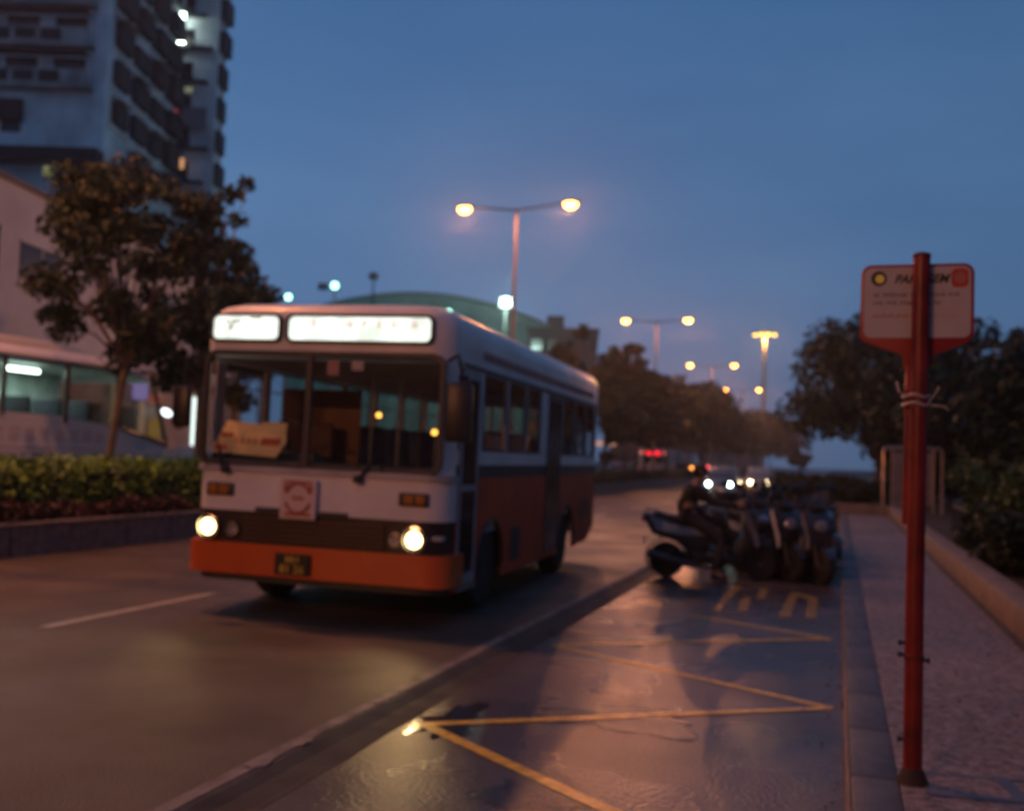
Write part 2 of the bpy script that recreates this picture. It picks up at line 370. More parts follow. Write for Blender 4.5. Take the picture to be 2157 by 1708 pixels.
tree('olive brown street tree with a thin leaning trunk in front of the white coach', (-12.35, 15.0, .42), (.30, 0, 4.35, 1.5, 1.5, 1.85), 2.55, n=9000, leaf=.075, m=LEAF2, seed=11, lean=(.36, 0), r0=.075, nclump=38, group=GT,
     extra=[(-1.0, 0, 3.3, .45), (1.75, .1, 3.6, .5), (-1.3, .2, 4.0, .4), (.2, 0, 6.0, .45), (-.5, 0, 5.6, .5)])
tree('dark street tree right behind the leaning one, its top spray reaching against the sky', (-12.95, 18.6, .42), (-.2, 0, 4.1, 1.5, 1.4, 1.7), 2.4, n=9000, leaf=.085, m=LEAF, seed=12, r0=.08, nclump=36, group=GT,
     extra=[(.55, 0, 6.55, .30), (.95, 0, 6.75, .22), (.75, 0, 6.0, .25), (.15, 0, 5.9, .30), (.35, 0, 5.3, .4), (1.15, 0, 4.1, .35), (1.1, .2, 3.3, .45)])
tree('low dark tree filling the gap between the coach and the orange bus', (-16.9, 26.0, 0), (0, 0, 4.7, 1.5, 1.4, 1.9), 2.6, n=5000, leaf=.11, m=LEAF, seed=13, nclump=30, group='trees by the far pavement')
specs = [(49.0, -12.9, 8.0, 1.7, 'thin brown tree, first to appear past the tail of the orange bus'),
         (54.0, -12.0, 6.9, 1.9, 'bushy tree just left of the second pair of street lights'),
         (60.5, -12.2, 8.4, 1.7, 'tall narrow tree under the left lamp of the second street light'),
         (66.0, -12.0, 6.6, 2.6, 'wide dark tree at the foot of the second street light'),
         (75.0, -12.0, 6.7, 3.0, 'round tree between the second and third street lights'),
         (86.0, -12.0, 7.9, 3.7, 'broad round crown left of the third street light post'),
         (97.0, -12.2, 6.6, 3.5, 'round crown just behind the third street light'),
         (112.0, -12.0, 7.2, 4.0, 'rounded tree before the fourth street light'),
         (132.0, -12.0, 7.0, 4.0, 'small far tree beside the fourth street light'),
         (150.0, -11.5, 8.2, 5.0, 'far rounded tree whose crown hides the foot of the high mast'),
         (178.0, -11.0, 9.0, 6.0, 'last round tree on the reservation, nearest the gap of sky')]
for i, (y, x, h, r_, lb) in enumerate(specs):
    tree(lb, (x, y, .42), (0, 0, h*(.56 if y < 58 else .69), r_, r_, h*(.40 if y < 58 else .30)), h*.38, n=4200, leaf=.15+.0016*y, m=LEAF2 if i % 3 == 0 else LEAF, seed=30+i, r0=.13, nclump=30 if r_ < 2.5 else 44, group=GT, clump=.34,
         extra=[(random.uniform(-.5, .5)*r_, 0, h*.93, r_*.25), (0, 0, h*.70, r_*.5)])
GR = 'trees behind the right-hand wall'
for i, (x, y, h, r_, lb) in enumerate([
        (1.6, 46.0, 7.6, 3.7, 'big dark tree whose crown overhangs the far end of the pavement'),
        (4.2, 43.5, 7.2, 3.1, 'dark tree behind the metal framed notice board'),
        (6.6, 34.0, 6.2, 2.8, 'dark tree seen just right of the bus stop sign'),
        (4.6, 24.0, 4.4, 1.9, 'bushy tree at the right edge behind the low wall'),
        (7.4, 27.0, 5.8, 2.4, 'tallest tree at the right edge of the picture'),
        (4.3, 52.0, 7.2, 3.4, 'dark tree behind the big overhanging crown'),
        (8.6, 38.0, 6.6, 3.0, 'dark tree at the back of the right-hand planting'),
        (6.0, 31.0, 4.2, 1.6, 'small bushy tree between the two dark trees right of the bus stop sign'),
        (5.2, 12.0, 6.5, 2.6, 'tree behind the low wall just outside the picture, nearest the bus stop'),
        (5.4, 4.5, 7.0, 2.8, 'tree behind the low wall to the right of the photographer'),
        (5.2, -4.0, 7.0, 2.8, 'tree behind the low wall over the photographer\'s shoulder')]):
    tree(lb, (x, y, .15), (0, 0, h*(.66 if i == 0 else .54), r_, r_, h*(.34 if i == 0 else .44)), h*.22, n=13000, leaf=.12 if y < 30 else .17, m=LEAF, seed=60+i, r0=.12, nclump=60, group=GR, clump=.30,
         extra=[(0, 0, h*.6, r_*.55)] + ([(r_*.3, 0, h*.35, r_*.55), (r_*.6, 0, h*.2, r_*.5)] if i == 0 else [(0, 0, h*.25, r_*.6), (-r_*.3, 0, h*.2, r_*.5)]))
tree('tiny round clipped tree in the gap of sky at the far end of the street', (-3.7, 110, .1), (0, 0, 2.1, 1.0, 1.0, .85), 1.2, n=1500, leaf=.16, m=LEAF2, seed=90, nclump=16, clump=.5)
# hedges and shrubs
def hedge(name, label, cat, x0, x1, y0, y1, z0, z1, n, leaf, m, seed, core=True, rough=.06):
    t = thing(name, label, cat, ((x0+x1)/2, y0, z0)); rng = np.random.default_rng(seed)
    cx = (x0+x1)/2
    P = rng.uniform(0, 1, size=(n, 3)); which = rng.uniform(0, 1, n)
    X = x0+(x1-x0)*P[:, 0]; Y = y0+(y1-y0)*P[:, 1]**(1.5 if (y1-y0) > 60 else 1); Zc = z0+(z1-z0)*P[:, 2]
    X = np.where(which < .30, x1-rng.exponential(.06, n), X); Zc = np.where((which > .30) & (which < .8), z1-rng.exponential(.05, n), Zc)
    wob = .05*np.sin(Y*2.3)+.04*np.sin(Y*5.1+1)+.03*np.sin(Y*9.7)
    Zc += wob*(Zc-z0)/(z1-z0); X += rng.normal(0, rough, n)+wob*.6; Zc += rng.normal(0, rough*.8, n)
    leaves('foliage', np.stack([X-cx, Y-y0, Zc-z0], 1), leaf, m, t, seed)
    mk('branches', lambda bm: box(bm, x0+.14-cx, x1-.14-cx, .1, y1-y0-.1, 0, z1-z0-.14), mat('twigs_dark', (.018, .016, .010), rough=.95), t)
    return t
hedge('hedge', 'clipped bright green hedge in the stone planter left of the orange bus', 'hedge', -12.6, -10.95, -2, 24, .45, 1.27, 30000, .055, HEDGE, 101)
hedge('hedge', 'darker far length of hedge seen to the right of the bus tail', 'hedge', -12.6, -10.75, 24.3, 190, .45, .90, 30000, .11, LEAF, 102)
hedge('border_plants', 'band of low maroon plants along the foot of the clipped hedge', 'plants', -11.0, -10.78, -2, 24, .46, .68, 9000, .05, MAROON, 103, rough=.04)
def shrub(label, x, y, r_, h, n, leaf, m, seed):
    t = thing('shrub', label, 'shrub', (x, y, .2), 0, 'shrubs behind the right-hand wall'); rng = np.random.default_rng(seed)
    cs = [(rng.uniform(-1, 1)*r_*.7, rng.uniform(-1, 1)*r_*.7, rng.uniform(.2, .85)*h, r_*rng.uniform(.25, .5)) for _ in range(16)]
    leaves('foliage', crown_pts(rng, cs, n), leaf, m, t, seed)
    bm = bmesh.new()
    for c in cs[:10]: tube(bm, [(0, 0, -.1), (c[0]*.4, c[1]*.4, c[2]*.5), c[:3]], [.025, .018, .008], 5)
    obj('stems', bm, BARK, t); return t
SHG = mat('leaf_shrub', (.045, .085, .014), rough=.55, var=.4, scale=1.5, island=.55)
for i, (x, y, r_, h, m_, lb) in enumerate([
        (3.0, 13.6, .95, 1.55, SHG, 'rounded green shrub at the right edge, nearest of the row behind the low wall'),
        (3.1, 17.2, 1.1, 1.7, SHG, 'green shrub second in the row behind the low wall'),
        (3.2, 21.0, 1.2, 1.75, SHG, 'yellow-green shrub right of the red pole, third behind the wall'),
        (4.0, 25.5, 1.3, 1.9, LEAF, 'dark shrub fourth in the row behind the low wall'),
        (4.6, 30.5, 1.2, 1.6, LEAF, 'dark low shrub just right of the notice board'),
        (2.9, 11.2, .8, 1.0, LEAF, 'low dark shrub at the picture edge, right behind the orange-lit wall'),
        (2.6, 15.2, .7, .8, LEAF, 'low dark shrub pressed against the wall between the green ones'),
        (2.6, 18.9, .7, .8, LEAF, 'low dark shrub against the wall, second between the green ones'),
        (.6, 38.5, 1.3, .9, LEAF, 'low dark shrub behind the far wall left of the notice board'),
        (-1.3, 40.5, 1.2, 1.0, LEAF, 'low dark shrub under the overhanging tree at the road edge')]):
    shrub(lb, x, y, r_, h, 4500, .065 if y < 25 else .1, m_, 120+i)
# railing behind the low wall
t = thing('railing', 'dark metal railing of thin upright bars between the right-hand low wall and the shrubs', 'railing', (2.55, 9.5, .2))
def f(bm):
    for k in range(0, 60): tube(bm, [(0, k*.28, 0), (0, k*.28, .62)], .010, 5)
mk('bars', f, BLKP, t)
mk('rail', lambda bm: tube(bm, [(0, -.1, .60), (0, 16.6, .60)], .014, 6), BLKP, t)

# ------------------------------------------------------------------ street lamps
LENS = emis('sodium_lens', (1.0, .32, .04), 32)
POLE = mat('lamp_pole', (.13, .09, .08), rough=.5, metal=.3, var=.15)
HEADM = mat('lamp_head_grey', (.25, .24, .24), rough=.4, var=.1)
def street_lamp(label, y, power=LAMP_W):
    t = thing('street_lamp', label, 'street lamp', (-12.4, y, .42), 0, 'double street lamps down the central reservation')
    h = 11.08
    mk('pole', lambda bm: tube(bm, [(0, 0, 0), (0, 0, 1.2), (0, 0, 1.25), (0, 0, h)], [.15, .14, .10, .055], 12), POLE, t, smooth=True)
    mk('base_door', lambda bm: box(bm, -.05, .05, -.155, -.135, .5, 1.0), HEADM, t)
    for s in (-1, 1):
        mk('arm', lambda bm: tube(bm, [(0, 0, h-.06), (s*.5, 0, h-.02), (s*1.2, 0, h+.06), (s*1.85, 0, h+.12)], [.045, .04, .035, .03], 8), POLE, t, smooth=True)
        def hd(bm):
            lathe(bm, [(.01, -.42), (.07, -.38), (.13, -.2), (.16, .05), (.14, .3), (.07, .42), (.01, .44)], 14,
                  T(s*2.2, 0, h+.17) @ RY(90*s) @ Matrix.Diagonal((.62, 1, 1, 1)))
        mk('lamp_head', hd, HEADM, t, smooth=True)
        def ln(bm):
            lathe(bm, [(.01, -.20), (.10, -.175), (.18, -.09), (.2, 0), (.19, .012)], 16, T(s*2.22, 0, h+.11) @ Matrix.Diagonal((1.4, 1.05, 1.15, 1)))
        mk('lens', ln, LENS, t, smooth=True)
        light('SPOT', 'lamp_light', (s*2.22, 0, h-.12), SODIUM, power, t, .12, spot=178, blend=.06)
    return t
for y, lb in ((-24.0, 'double street lamp on the reservation behind the photographer'), (10.0, 'double street lamp in the hedge level with the front of the orange bus'),
              (38.4, 'nearest double street lamp in view, rising over the roof of the orange bus'), (71.5, 'second double street lamp, above the dark trees right of the bus'),
              (104.9, 'third double street lamp, smaller, left of the high mast'), (138.9, 'farthest and lowest double street lamp, beside the foot of the high mast')):
    street_lamp(lb, y, LAMP_W*(2.5 if y < 0 else 1))
t = thing('high_mast_light', 'tall tapering mast crowned by a cluster of yellow floodlights at the end of the street', 'mast light', (-12.4, 180, 0))
mk('mast', lambda bm: tube(bm, [(0, 0, 0), (0, 0, 12), (0, 0, 24)], [.42, .33, .22], 12), mat('mast_paint', (.45, .36, .25), rough=.5, var=.1), t, smooth=True)
mk('ring', lambda bm: lathe(bm, [(1.2, -.1), (1.35, -.1), (1.35, .1), (1.2, .1)], 20, T(0, 0, 24.2)), STEEL, t)
for k, (dx, dy) in enumerate(((-1.6, -.3), (-.55, -1.2), (.1, 1.0), (1.6, -.3), (.7, -1.2))):
    def f(bm): box(bm, -.42, .42, -.25, .3, -.22, .32, T(dx, dy, 24.25), bev=.06)
    mk('floodlight_housing', f, HEADM, t)
    mk('floodlight', lambda bm: lathe(bm, [(.01, -.26), (.30, -.22), (.40, 0), (.38, .01)], 14, T(dx, dy, 24.05)), emis('mast_lens', (1.0, .58, .10), 7), t)
light('POINT', 'lamp_light', (0, -.7, 23.0), (1, .5, .12), 2500, t, .8)

# ------------------------------------------------------------------ distant lights, hall, dark blocks
TEAL = (.62, 1.0, .86)
for i, (x, y, z, s, lb) in enumerate([(-49.6, 80, 15.8, .32, 'leftmost small white-green floodlight above the bus, next to the dark tree'),
        (-51.9, 85, 16.15, .42, 'small white-green floodlight just right of the leftmost one'),
        (-49.9, 85, 16.0, .40, 'third white-green floodlight above the bus roof'),
        (-42.4, 80, 16.1, .42, 'floodlight on a short pale mast above the bus display'),
        (-35.5, 90, 15.1, .38, 'floodlight just above the right corner of the bus roof'),
        (-29.85, 90, 15.98, .62, 'brightest teal-white floodlight, in line with the nearest lamp post'),
        (-31.1, 90, 13.1, .34, 'small floodlight low over the side of the bus roof')]):
    t = thing('floodlight', lb, 'floodlight', (x, y, 0), 18, 'white-green floodlights beyond the bus')
    mk('mast', lambda bm: tube(bm, [(0, .3, 0), (0, .3, z)], [.16, .09], 8), mat('pale_mast', (.35, .35, .33), rough=.5), t)
    mk('housing', lambda bm: box(bm, -s*.9, s*.9, .0, .35, z-s*.8, z+s*.8, bev=.05), HEADM, t)
    if i == 3: mk('second_housing', lambda bm: box(bm, -1.5, -.6, .0, .35, z-.4, z+.2, bev=.05), HEADM, t)
    mk('lens', lambda bm: lathe(bm, [(.01, 0), (s*.75, 0), (s*.7, .06), (.01, .12)], 16, T(0, -.01, z) @ RX(90)), emis('flood_lens_big' if s > .6 else 'flood_lens', (.38, 1.0, .80), 16 if s > .6 else 6), t)
    if s > .6: light('POINT', 'lamp_glow', (0, -.6, z), TEAL, 1200, t, .5)
    if s > .6: light('SPOT', 'lamp_light', (0, .9, z+1.2), TEAL, 9000, t, .4, rot=(R(84), 0, R(26)), spot=95)
t = thing('thin_mast', 'thin dark mast with a small box on top above the middle of the bus roof', 'mast', (-43.5, 90, 0))
mk('mast', lambda bm: tube(bm, [(0, 0, 0), (0, 0, 18.6)], [.16, .08], 8), BLKP, t)
mk('box_top', lambda bm: box(bm, -.45, .45, -.2, .2, 18.4, 19.1, bev=.05), HEADM, t)
HALL = mat('hall_green_sheet', (.14, .30, .27), rough=.6, var=.35, scale=.25, bump=.4, bscale=1.2)
t = thing('sports_hall', 'wide low hall with a shallow curved teal-lit roof behind the orange bus', 'hall', (-51.5, 120, 0), 18)
def f(bm):
    poly = [(-17, 0)] + [(-17+34*k/20, 17.3+4.6*math.sin(PI*(k+.6)/21.4)**.8) for k in range(21)] + [(17, 0)]
    prism(bm, poly, 0, 30, 'y')
mk('hall_body', f, HALL, t)
mk('roof_rim', lambda bm: tube(bm, [(-17+34*k/20, -.1, 17.5+4.6*math.sin(PI*(k+.6)/21.4)**.8) for k in range(21)], .22, 6), mat('hall_rim', (.10, .2, .18), rough=.6), t)
for k in range(9): mk('rib', lambda bm: box(bm, -15+k*3.75-.12, -15+k*3.75+.12, -.3, -.02, 0, 18.5), mat('hall_rib', (.12, .26, .23), rough=.6), t)
DARKB = mat('dark_facade', (.07, .065, .06), rough=.8, var=.4, scale=.3)
DWIN = mat('dark_window', (.012, .012, .014), rough=.15, var=.3)
WLIT = emis('window_warm_lit', (1, .62, .30), .5)
def block(label, loc, rz, w_, d_, h_, nx, nz, m=DARKB, lit=()):
    t = thing('apartment_block', label, 'building', loc, rz)
    mk('wall', lambda bm: box(bm, 0, w_, 0, d_, 0, h_), m, t)
    mk('roof_parapet', lambda bm: (box(bm, -.2, w_+.2, -.2, d_+.2, h_, h_+.6), box(bm, w_*.25, w_*.5, d_*.3, d_*.6, h_+.6, h_+2.6)), m, t)
    k = 0
    for i in range(nx):
        for j in range(nz):
            x = w_*(i+.5)/nx; z = h_*(j+.55)/nz
            mk('window', lambda bm: box(bm, x-.7, x+.7, -.06, .05, z-.7, z+.7), WLIT if (i, j) in lit else DWIN, t); k += 1
    return t
block('dark flat-roofed block with a roof hut between the hall and the trees', (-37.0, 121, 0), 14, 8.6, 12, 17.2, 4, 5, lit=((1, 3), (3, 2)))
block('low dark block behind the trees right of the hall', (-28.0, 130, 0), 14, 12, 12, 8.5, 5, 3)
block('far low pale block closing the end of the far road', (-44, 330, 0), 6, 22, 10, 8, 8, 3)

block('unseen dark block added behind the photographer to keep sky light off the bus front', (-30, -62, 0), 0, 44, 12, 24, 9, 7)  # this block and the next are unseen, added to shut out sky light
block('unseen dark block added left of the photographer to keep sky light off the street', (-36, -44, 0), 0, 9, 44, 26, 4, 7)
# ------------------------------------------------------------------ tower block at top left (own axes: x right, y away)
ca, sa = math.cos(YAW), math.sin(YAW)
def ysys(x, y): return (x*ca - y*sa, x*sa + y*ca, 0)
TOWER = mat('tower_plaster', (.78, .78, .78), rough=.85, var=.35, scale=.35, bump=.2, bscale=4, detail=8)
TOWERD = mat('tower_stained', (.36, .36, .35), rough=.9, var=.45, scale=.8, detail=8)
CAGE = mat('window_cage', (.022, .022, .024), rough=.8, var=.4, scale=2)
LW = emis('window_tube_light', (.75, 1.0, .92), 14)
ox, oy, _ = ysys(-31.1, 75)
t = thing('tower_block', 'tall grey residential tower with caged balconies and a few lit windows at top left', 'building', (ox, oy, 0), math.degrees(YAW))
def f(bm):
    box(bm, -16, 0, 0, 17.5, 0, 46)                       # main slab
    box(bm, -2, 3.35, 16, 18.6, 0, 46)                    # set-back wing
mk('wall', f, TOWER, t)
mk('corner_pier', lambda bm: box(bm, -.75, .12, -.35, .25, 0, 46), TOWER, t)
random.seed(21)
for k in range(8):                                       # balcony floors of the front face
    z = 27.7 + k*3.15
    if z > 44: break
    b = mk('balcony', lambda bm: (box(bm, -16, -.95, -1.0, -.003, z, z+.22), box(bm, -16, -.95, -1.0, -.9, z+.22, z+1.35)), TOWERD, t)
    mk('railing_panel', lambda bm: [box(bm, -16+1.9*j, -16+1.9*j+1.5, -1.06, -1.003, z+.35+.1*(j % 2), z+1.2) for j in range(7)], CAGE, b)
    mk('awning', lambda bm: box(bm, -15.6, -1.2, -1.25, -.35, z+2.55, z+2.68, bev=.02), CAGE, b)
    for j in range(4): mk('window', lambda bm: box(bm, -14.8+3.6*j, -12.4+3.6*j, -.05, .06, z+1.2, z+2.5), DWIN, t)
mk('window', lambda bm: box(bm, -7.7, -6.2, -.05, .1, 24.5, 26.5), DWIN, t)
mk('window_cage', lambda bm: box(bm, -7.9, -6.0, -.55, -.06, 25.3, 26.9, bev=.03), CAGE, t)
mk('podium_canopy', lambda bm: box(bm, -16, .3, -1.8, -.36, 22.1, 23.0), CAGE, t)
mk('window', lambda bm: box(bm, -4.3, -3.5, -.04, .05, 21.3, 22.0), emis('window_dim_green', (.55, .62, .28), .35), t)
mk('window', lambda bm: box(bm, -12.3, -11.2, -.04, .05, 20.4, 21.6), DWIN, t)
for k in range(9):                                       # right face: bulging cages with slabs
    z = 22.9 + k*2.95
    for j in range(4):
        y0_ = 1.2 + j*3.7
        if k == 0 and j == 0: continue
        hh = random.uniform(1.5, 2.2); dd = random.uniform(.45, .95)
        mk('window_cage', lambda bm: box(bm, .003, dd, y0_, y0_+random.uniform(2.2, 3.0), z, z+hh, bev=.05), CAGE, t)
        if (k+j) % 2: mk('laundry_awning', lambda bm: prism(bm, [(.0, z+hh+.35), (dd+.4, z+hh), (dd+.4, z+hh+.06), (.0, z+hh+.42)], y0_-.1, y0_+2.6, 'y'), TOWERD, t)
    mk('floor_band', lambda bm: box(bm, .003, .16, .3, 15.9, z-.42, z-.12), TOWER, t)
for k in range(9):                                       # wing front and its right edge
    z = 22.0 + k*3.05
    mk('window', lambda bm: box(bm, .25, 1.15, 15.9, 16.1, z+.6, z+2.1), DWIN, t)
    mk('air_conditioner_ledge', lambda bm: (box(bm, .1, 2.3 + .35*(k % 3), 15.2, 15.997, z+.15, z+.3), box(bm, .25, 1.2, 15.35, 15.95, z+.3, z+.85)), CAGE, t)
    mk('window_cage', lambda bm: box(bm, 3.353, 3.353+random.uniform(.3, .7), 16.3, 18.3, z+.3, z+2.2), CAGE, t)
for (x, z, w_, h_, m_) in ((-.6, 40.1, .62, .62, LW), (-.6, 37.9, .70, .62, LW), (.2, 37.85, .5, .5, emis('window_faint', (.6, .6, .5), .22)), (-.1, 33.4, 1.1, .5, emis('window_dim_yellow', (.7, .75, .45), .25)),
                       (-.55, 31.2, .3, .7, emis('window_red', (1, .08, .12), .5)), (-.7, 27.2, .72, .66, LW), (-.3, 26.7, .85, .95, emis('window_orange', (1, .48, .22), .75))):
    mk('lit_window', lambda bm: box(bm, x+.6, x+.6+w_, 14.8 if w_ < 2 else 15, 14.9, z-h_/2, z+h_/2, bev=.04), m_, t)
mk('clinic_sign', lambda bm: box(bm, .6, 2.9, 15.0, 15.15, 30.0, 31.9), mat('sign_board_grey', (.26, .22, .23), rough=.6), t)

# ------------------------------------------------------------------ long pink-lit building behind the coach
PINKB = mat('pale_render', (.36, .40, .45), rough=.85, var=.12, scale=.6, bump=.1, bscale=8)
t = thing('long_building', 'long pale rendered building lit pink by the street lamps, behind the white coach', 'building', (-24.0, 24.0, 0), 13.6)
def f(bm): box(bm, -14, 0, -16, 22, 0, 9.45)
mk('wall', f, PINKB, t)
mk('parapet', lambda bm: (box(bm, -14.1, .10, -16.1, 22.1, 9.453, 9.60)), mat('parapet_dark', (.12, .10, .10), rough=.8), t)
for (a, b, z0, z1) in ((1.25, 3.75, 6.5, 7.75), (-2.6, .1, 6.4, 8.0), (-7, -4.3, 6.4, 8.0), (6.2, 8.7, 6.5, 7.75), (11, 13.4, 6.5, 7.75), (16, 18.4, 6.5, 7.75)):
    wv = mk('window', lambda bm: box(bm, -.05, .03, a, b, z0, z1), DWIN, t)
    mk('window_frame', lambda bm: (box(bm, -.02, .09, a-.08, b+.08, z1, z1+.08), box(bm, -.02, .12, a-.1, b+.1, z0-.09, z0), box(bm, .031, .05, (a+b)/2-.03, (a+b)/2+.03, z0, z1)), PINKB, wv)
mk('ledge', lambda bm: box(bm, .0, .35, -16, 22, 4.55, 4.8), PINKB, t)
mk('shopfront_wall', lambda bm: box(bm, .003, .12, -16, 22, 0, 4.5), mat('shopfront_tile', (.20, .17, .17), rough=.6, var=.3), t)
for (a, b, z0, z1, m_) in ((7.2, 7.9, 2.3, 4.4, mat('shop_pillar_green', (.35, .40, .25), rough=.6, var=.2)), (9.6, 10.15, 1.2, 3.3, mat('shop_panel_pale', (.55, .58, .40), rough=.6)),
                       (8.1, 9.3, .2, 3.0, DWIN), (5, 6.6, .2, 3.0, DWIN)):
    mk('shop_panel', lambda bm: box(bm, .12, .3, a, b, z0, z1), m_, t)
mk('lit_shop_sign', lambda bm: box(bm, .13, .5, 9.3, 9.9, 3.35, 4.0, bev=.03), emis('sign_violet', (.62, .42, 1.0), .42), t)
mk('lit_shop_sign', lambda bm: box(bm, .13, .45, 10.75, 11.2, 3.25, 3.6, bev=.03), emis('sign_red', (1.0, .18, .12), .30), t)
mk('lit_shop_sign', lambda bm: box(bm, .13, .45, 10.9, 11.35, 1.3, 2.65, bev=.03), emis('sign_amber', (1.0, .45, .08), .22), t)
mk('wall_lamp', lambda bm: lathe(bm, [(.01, -.32), (.12, -.26), (.15, 0), (.12, .26), (.01, .32)], 12, T(.75, 11.15, 2.92) @ RX(80)), emis('wall_lamp_white', (.85, .93, 1.0), 3.2), t)
mk('lit_doorway', lambda bm: box(bm, .13, .2, 15.4, 15.75, 1.2, 3.8), emis('door_white', (.85, 1.0, .95), 1.6), t)
# planter with small palm on the coach side (seen over the coach roof)
t = thing('rooftop_shrub', 'small round shrub on the ledge over the coach roof', 'plant', (-22.9, 25.4, 4.8))
rng = np.random.default_rng(5); leaves('foliage', crown_pts(rng, [(0, 0, .75, .45), (.3, .2, .6, .3), (-.3, -.2, .65, .3)], 900), .08, LEAF, t, 5)
mk('pot', lambda bm: lathe(bm, [(.12, 0), (.17, .3), (.18, .3)], 10), DARKB, t)

# ------------------------------------------------------------------ vehicles
TYRE = BLACK
def wheel(parent, x, y, r_=.48, w_=.26, name='wheel', hub=None, axis='x'):
    rot = RY(90) if axis == 'x' else RX(90)
    k = mk(name, lambda bm: lathe(bm, [(r_*.60, -w_/2), (r_*.93, -w_/2), (r_, -w_*.36), (r_, w_*.36), (r_*.93, w_/2), (r_*.60, w_/2)], 26, T(x, y, r_) @ rot), TYRE, parent, smooth=True)
    mk('rim', lambda bm: (lathe(bm, [(r_*.60, -w_*.42), (r_*.5, -w_*.2), (r_*.2, -w_*.3), (r_*.14, -w_*.5)], 22, T(x, y, r_) @ rot),
                          lathe(bm, [(r_*.60, w_*.42), (r_*.5, w_*.2), (r_*.2, w_*.3), (r_*.14, w_*.5)], 22, T(x, y, r_) @ rot)), hub or mat('rim_grey', (.13, .12, .12), rough=.5, metal=.5), k, smooth=True)
    return k
ORANGE = mat('bus_orange', (.62, .105, .018), rough=.32, var=.12, scale=1.5, coat=.3, rvar=.08)
BRED = mat('bus_side_orange', (.66, .075, .025), rough=.55, var=.15, scale=1.5, rvar=.08, spec=.25)
BWHITE = mat('bus_white', (.74, .69, .67), rough=.38, var=.14, scale=1.7, detail=9, coat=.1, rvar=.06, spec=.4)
BGREY = mat('bus_dark_trim', (.035, .033, .036), rough=.5, var=.2)
GLASS = glass('bus_glass', (.95, .96, .96))
GLASSD = glass('bus_glass_side', (.90, .92, .92))
GRILLE = mat('bus_grille', (.020, .009, .009), rough=.5, var=.3, scale=8)
INT = mat('bus_interior', (.34, .35, .37), rough=.7, var=.2)
SEAT = mat('seat_blue', (.10, .14, .28), rough=.85, var=.3)

BUSX, BUSY, BUSR = -4.72, 8.66, 2.9
bus = thing('city_bus', 'white and orange city bus with a lit destination board driving towards the camera', 'bus', (BUSX, BUSY, 0), BUSR)
HW, LEN = 1.31, 7.75
ZT = 2.50                                                # top of the window zone
def outline(off, z=0):                                   # plan outline, inset by off; starts mid front, goes round
    rf, rr = .24, .18; w_, l0, l1 = HW-off, off*.9, LEN-off
    p = []
    for (cx, cy, r_, a0) in ((w_-rf, l0+rf, rf, -90), (w_-rr, l1-rr, rr, 0), (-w_+rr, l1-rr, rr, 90), (-w_+rf, l0+rf, rf, 180)):
        for k in range(7): a = R(a0+15*k); p.append((cx+r_*math.cos(a), cy+r_*math.sin(a)))
    return p
def shell(bm, rings, close_top=True):
    rr = [[bm.verts.new((x, y, z)) for x, y in outline(off)] for off, z in rings]
    for a, b in zip(rr, rr[1:]):
        n = len(a)
        for k in range(n): bm.faces.new((a[k], a[(k+1) % n], b[(k+1) % n], b[k]))
    if close_top: bm.faces.new(rr[-1])
# roof: cornice bulges slightly and curves over
def f(bm):
    rings = [(0.04, 2.47), (0, 2.50), (0, 2.60), (.0, 2.76), (.012, 2.83), (.04, 2.885), (.09, 2.93), (.18, 2.958), (.4, 2.975), (.8, 2.985), (1.0, 2.99)]
    shell(bm, rings)
    for v in bm.verts:
        k = max(0, min(1, (v.co.z-2.70)/.15)); v.co.z += .06*k*(1-(v.co.x/HW)**2)
mk('roof', f, BWHITE, bus, smooth=True)
mk('roof_seam', lambda bm: box(bm, HW-.002, HW+.012, .35, LEN-.3, 2.44, 2.475), BGREY, bus)
# front white panel under the windscreen, wrapping the corners
def band(z0, z1, ymax, off=0.0, back=False, thick=.03):
    def g(bm):
        def part(pts):
            a = [bm.verts.new((x, y, z0)) for x, y in pts]; b = [bm.verts.new((x, y, z1)) for x, y in pts]
            for k in range(len(a)-1): bm.faces.new((a[k], a[k+1], b[k+1], b[k]))
        pts = outline(off); L_ = pts[21:28]; R_ = pts[0:7]
        seq = ([(-HW+off, ymax)] if ymax > .24 else []) + L_ + R_ + ([(HW-off, ymax)] if ymax > .24 else [])
        ins = [(x*(1-thick/1.3), y+thick) for x, y in seq]
        part(seq); part(ins)
        for zz_ in (z0, z1):
            a = [bm.verts.new((x, y, zz_)) for x, y in seq]; b = [bm.verts.new((x, y, zz_)) for x, y in ins]
            for k in range(len(a)-1): bm.faces.new((a[k], a[k+1], b[k+1], b[k]))
    return g
mk('front_panel', band(.97, 1.40, .30), BWHITE, bus, smooth=True)
mk('front_ledge', band(1.345, 1.40, .25, off=-.03), mat('bus_grey_ledge', (.42, .40, .42), rough=.4), bus, smooth=True)
mk('front_lower', band(.62, .97, .30, off=.012), GRILLE, bus, smooth=True)
mk('bumper', band(.37, .665, .42, off=-.055, thick=.07), ORANGE, bus, smooth=True)
mk('bumper_valance', band(.30, .37, .40, off=.03), BGREY, bus, smooth=True)
def f(bm):
    for k in range(5): box(bm, -.72, .72, -.025, -.005, .70+k*.048, .722+k*.048)
mk('grille_bars', f, mat('grille_bar', (.075, .03, .026), rough=.45), bus)
mk('vent_slot', lambda bm: box(bm, -.60, -.34, -.035, -.002, .975, 1.015), BGREY, bus)
mk('vent_slot', lambda bm: box(bm, .06, .34, -.035, -.002, .965, 1.005), BGREY, bus)
